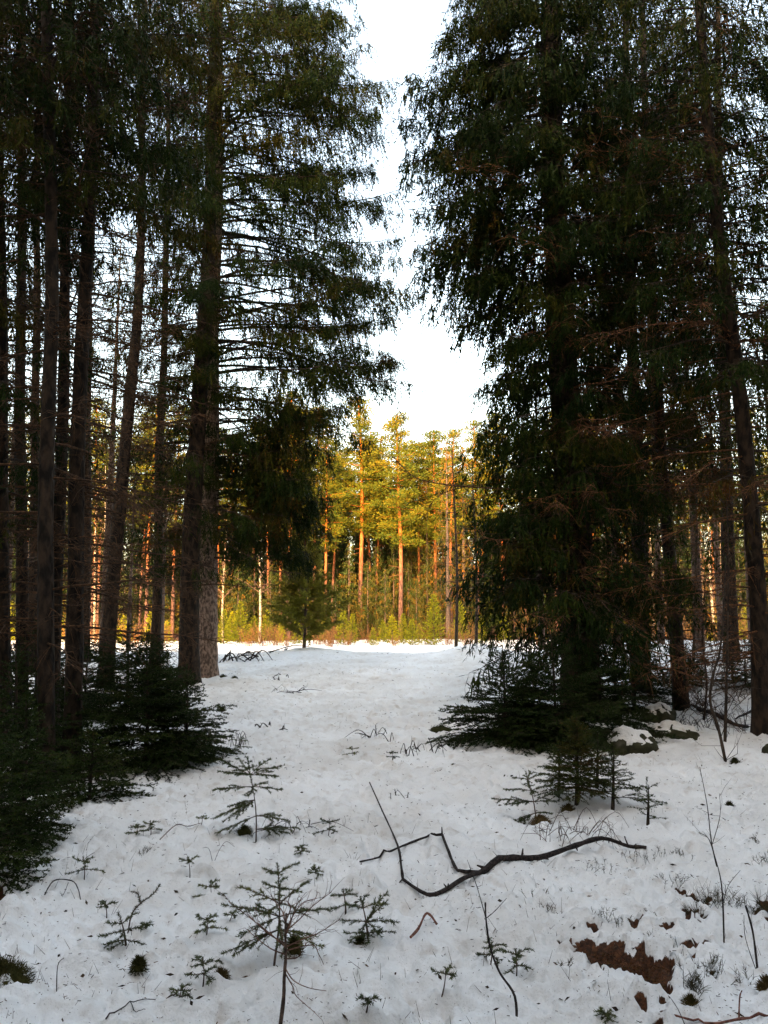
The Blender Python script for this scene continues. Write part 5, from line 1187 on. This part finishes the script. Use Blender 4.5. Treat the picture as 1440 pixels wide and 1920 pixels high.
def litter():
    """needles, bud scales and twig bits fallen on the snow"""
    rng = np.random.default_rng(1100); g = Geo()
    n = 16000; y = 2.6 * (23 / 2.6) ** rng.random(n); x = rng.uniform(-.56, .56, n) * y
    keep = rng.random(n) < .10 + 2.2 * np.clip(noise2(x * 1.3, y * 1.3, 50) + .35 * noise2(x * 5, y * 5, 53) + .02, 0, 1); x, y = x[keep], y[keep]; n = len(x)
    p = np.stack([x, y, gz(x, y) + .003], 1); th = rng.uniform(0, 6.28, n); L = rng.uniform(.004, .022, n) ** 1.0 * (.6 + y * .07)
    d = np.stack([np.cos(th) * L, np.sin(th) * L, rng.uniform(-.1, .35, n) * L], 1); r = .0011 + .00022 * y * rng.uniform(.5, 1.5, n)
    prisms(g, p, p + d, r, r * .6, 0, rng.uniform(.0, 1, n).repeat(3)[:3 * n])
    # upright grass blades and shoots
    n = 2600; y = 2.6 * (20 / 2.6) ** rng.random(n); x = rng.uniform(-.56, .56, n) * y; keep = noise2(x * .9 + 5, y * .9, 51) + .25 * noise2(x * 6, y * 6, 52) > .05; x, y = x[keep], y[keep]; n = len(x)
    p = np.stack([x, y, gz(x, y) - .01], 1); d = norm(np.stack([rng.normal(size=n) * .5, rng.normal(size=n) * .5, np.ones(n)], 1)) * rng.uniform(.02, .09, (n, 1))
    prisms(g, p, p + d, .0014, .0006, 0, rng.uniform(.2, .9, 3 * n))
    # bark flakes, cones and leaf scraps
    n = 900; y = 2.8 * (20 / 2.8) ** rng.random(n); x = rng.uniform(-.56, .56, n) * y; p = np.stack([x, y, gz(x, y) + .004], 1)
    dd = norm(rng.normal(size=(n, 3)) * [1, 1, .25]) * rng.uniform(.012, .05, (n, 1)); blades(g, p, dd, rng.uniform(.006, .02, n), rng, 0, rng.uniform(0, .8, n))
    tag(g.obj('needle_litter', M_DEBRIS), 'fallen needles, grass blades and bark bits strewn over the snow', 'litter', None, 'stuff')
litter()

def bare_carpet():
    """matted needles, moss tips and grass on the thawed ground"""
    rng = np.random.default_rng(1200); M = needle_mat('thawed_litter', [(0, (.015, .009, .006)), (.35, (.07, .026, .012)), (.6, (.15, .055, .022)), (.8, (.06, .06, .018)), (1, (.20, .10, .04))], .9, 12, .5)
    P = []
    for poly in BARE:
        lo, hi = poly.min(0) - .08, poly.max(0) + .08; n = int(min(60000, 9000 * (hi - lo).prod() / .09)); P.append(rng.uniform(lo, hi, (n, 2)))
    P = np.vstack(P); d = bare_field(P[:, 0], P[:, 1]); P = P[(d < .004 + .012 * rng.random(len(P))) & (rng.random(len(P)) < .8)]
    n = len(P); z = gz(P[:, 0], P[:, 1]) - .036
    dd = norm(rng.normal(size=(n, 3)) * [1, 1, .45] + [0, 0, .25]) * rng.uniform(.006, .018, (n, 1)); g = Geo()
    blades(g, np.stack([P[:, 0], P[:, 1], z], 1), dd, rng.uniform(.0012, .003, n), rng, 0, np.clip(.5 + .22 * rng.normal(size=n) + .5 * noise2(P[:, 0] * 8, P[:, 1] * 8, 61), 0, 1))
    tag(g.obj('thawed_litter', M), 'matted red brown needles and moss on the thawed ground in the snow', 'litter', None, 'stuff')
bare_carpet()

# thin twig parts that cannot be picked apart one by one
for o in SC.objects:
    if o.type == 'MESH' and o.parent is not None and o.name.split('.')[0] in ('branches', 'crown', 'dead_branches', 'stems', 'twigs'):
        o['kind'] = 'stuff'
tris = sum(sum(len(p.vertices) - 2 for p in []) + (len(m.loops) - 2 * len(m.polygons)) for m in bpy.data.meshes)
print('TRIANGLES', tris)
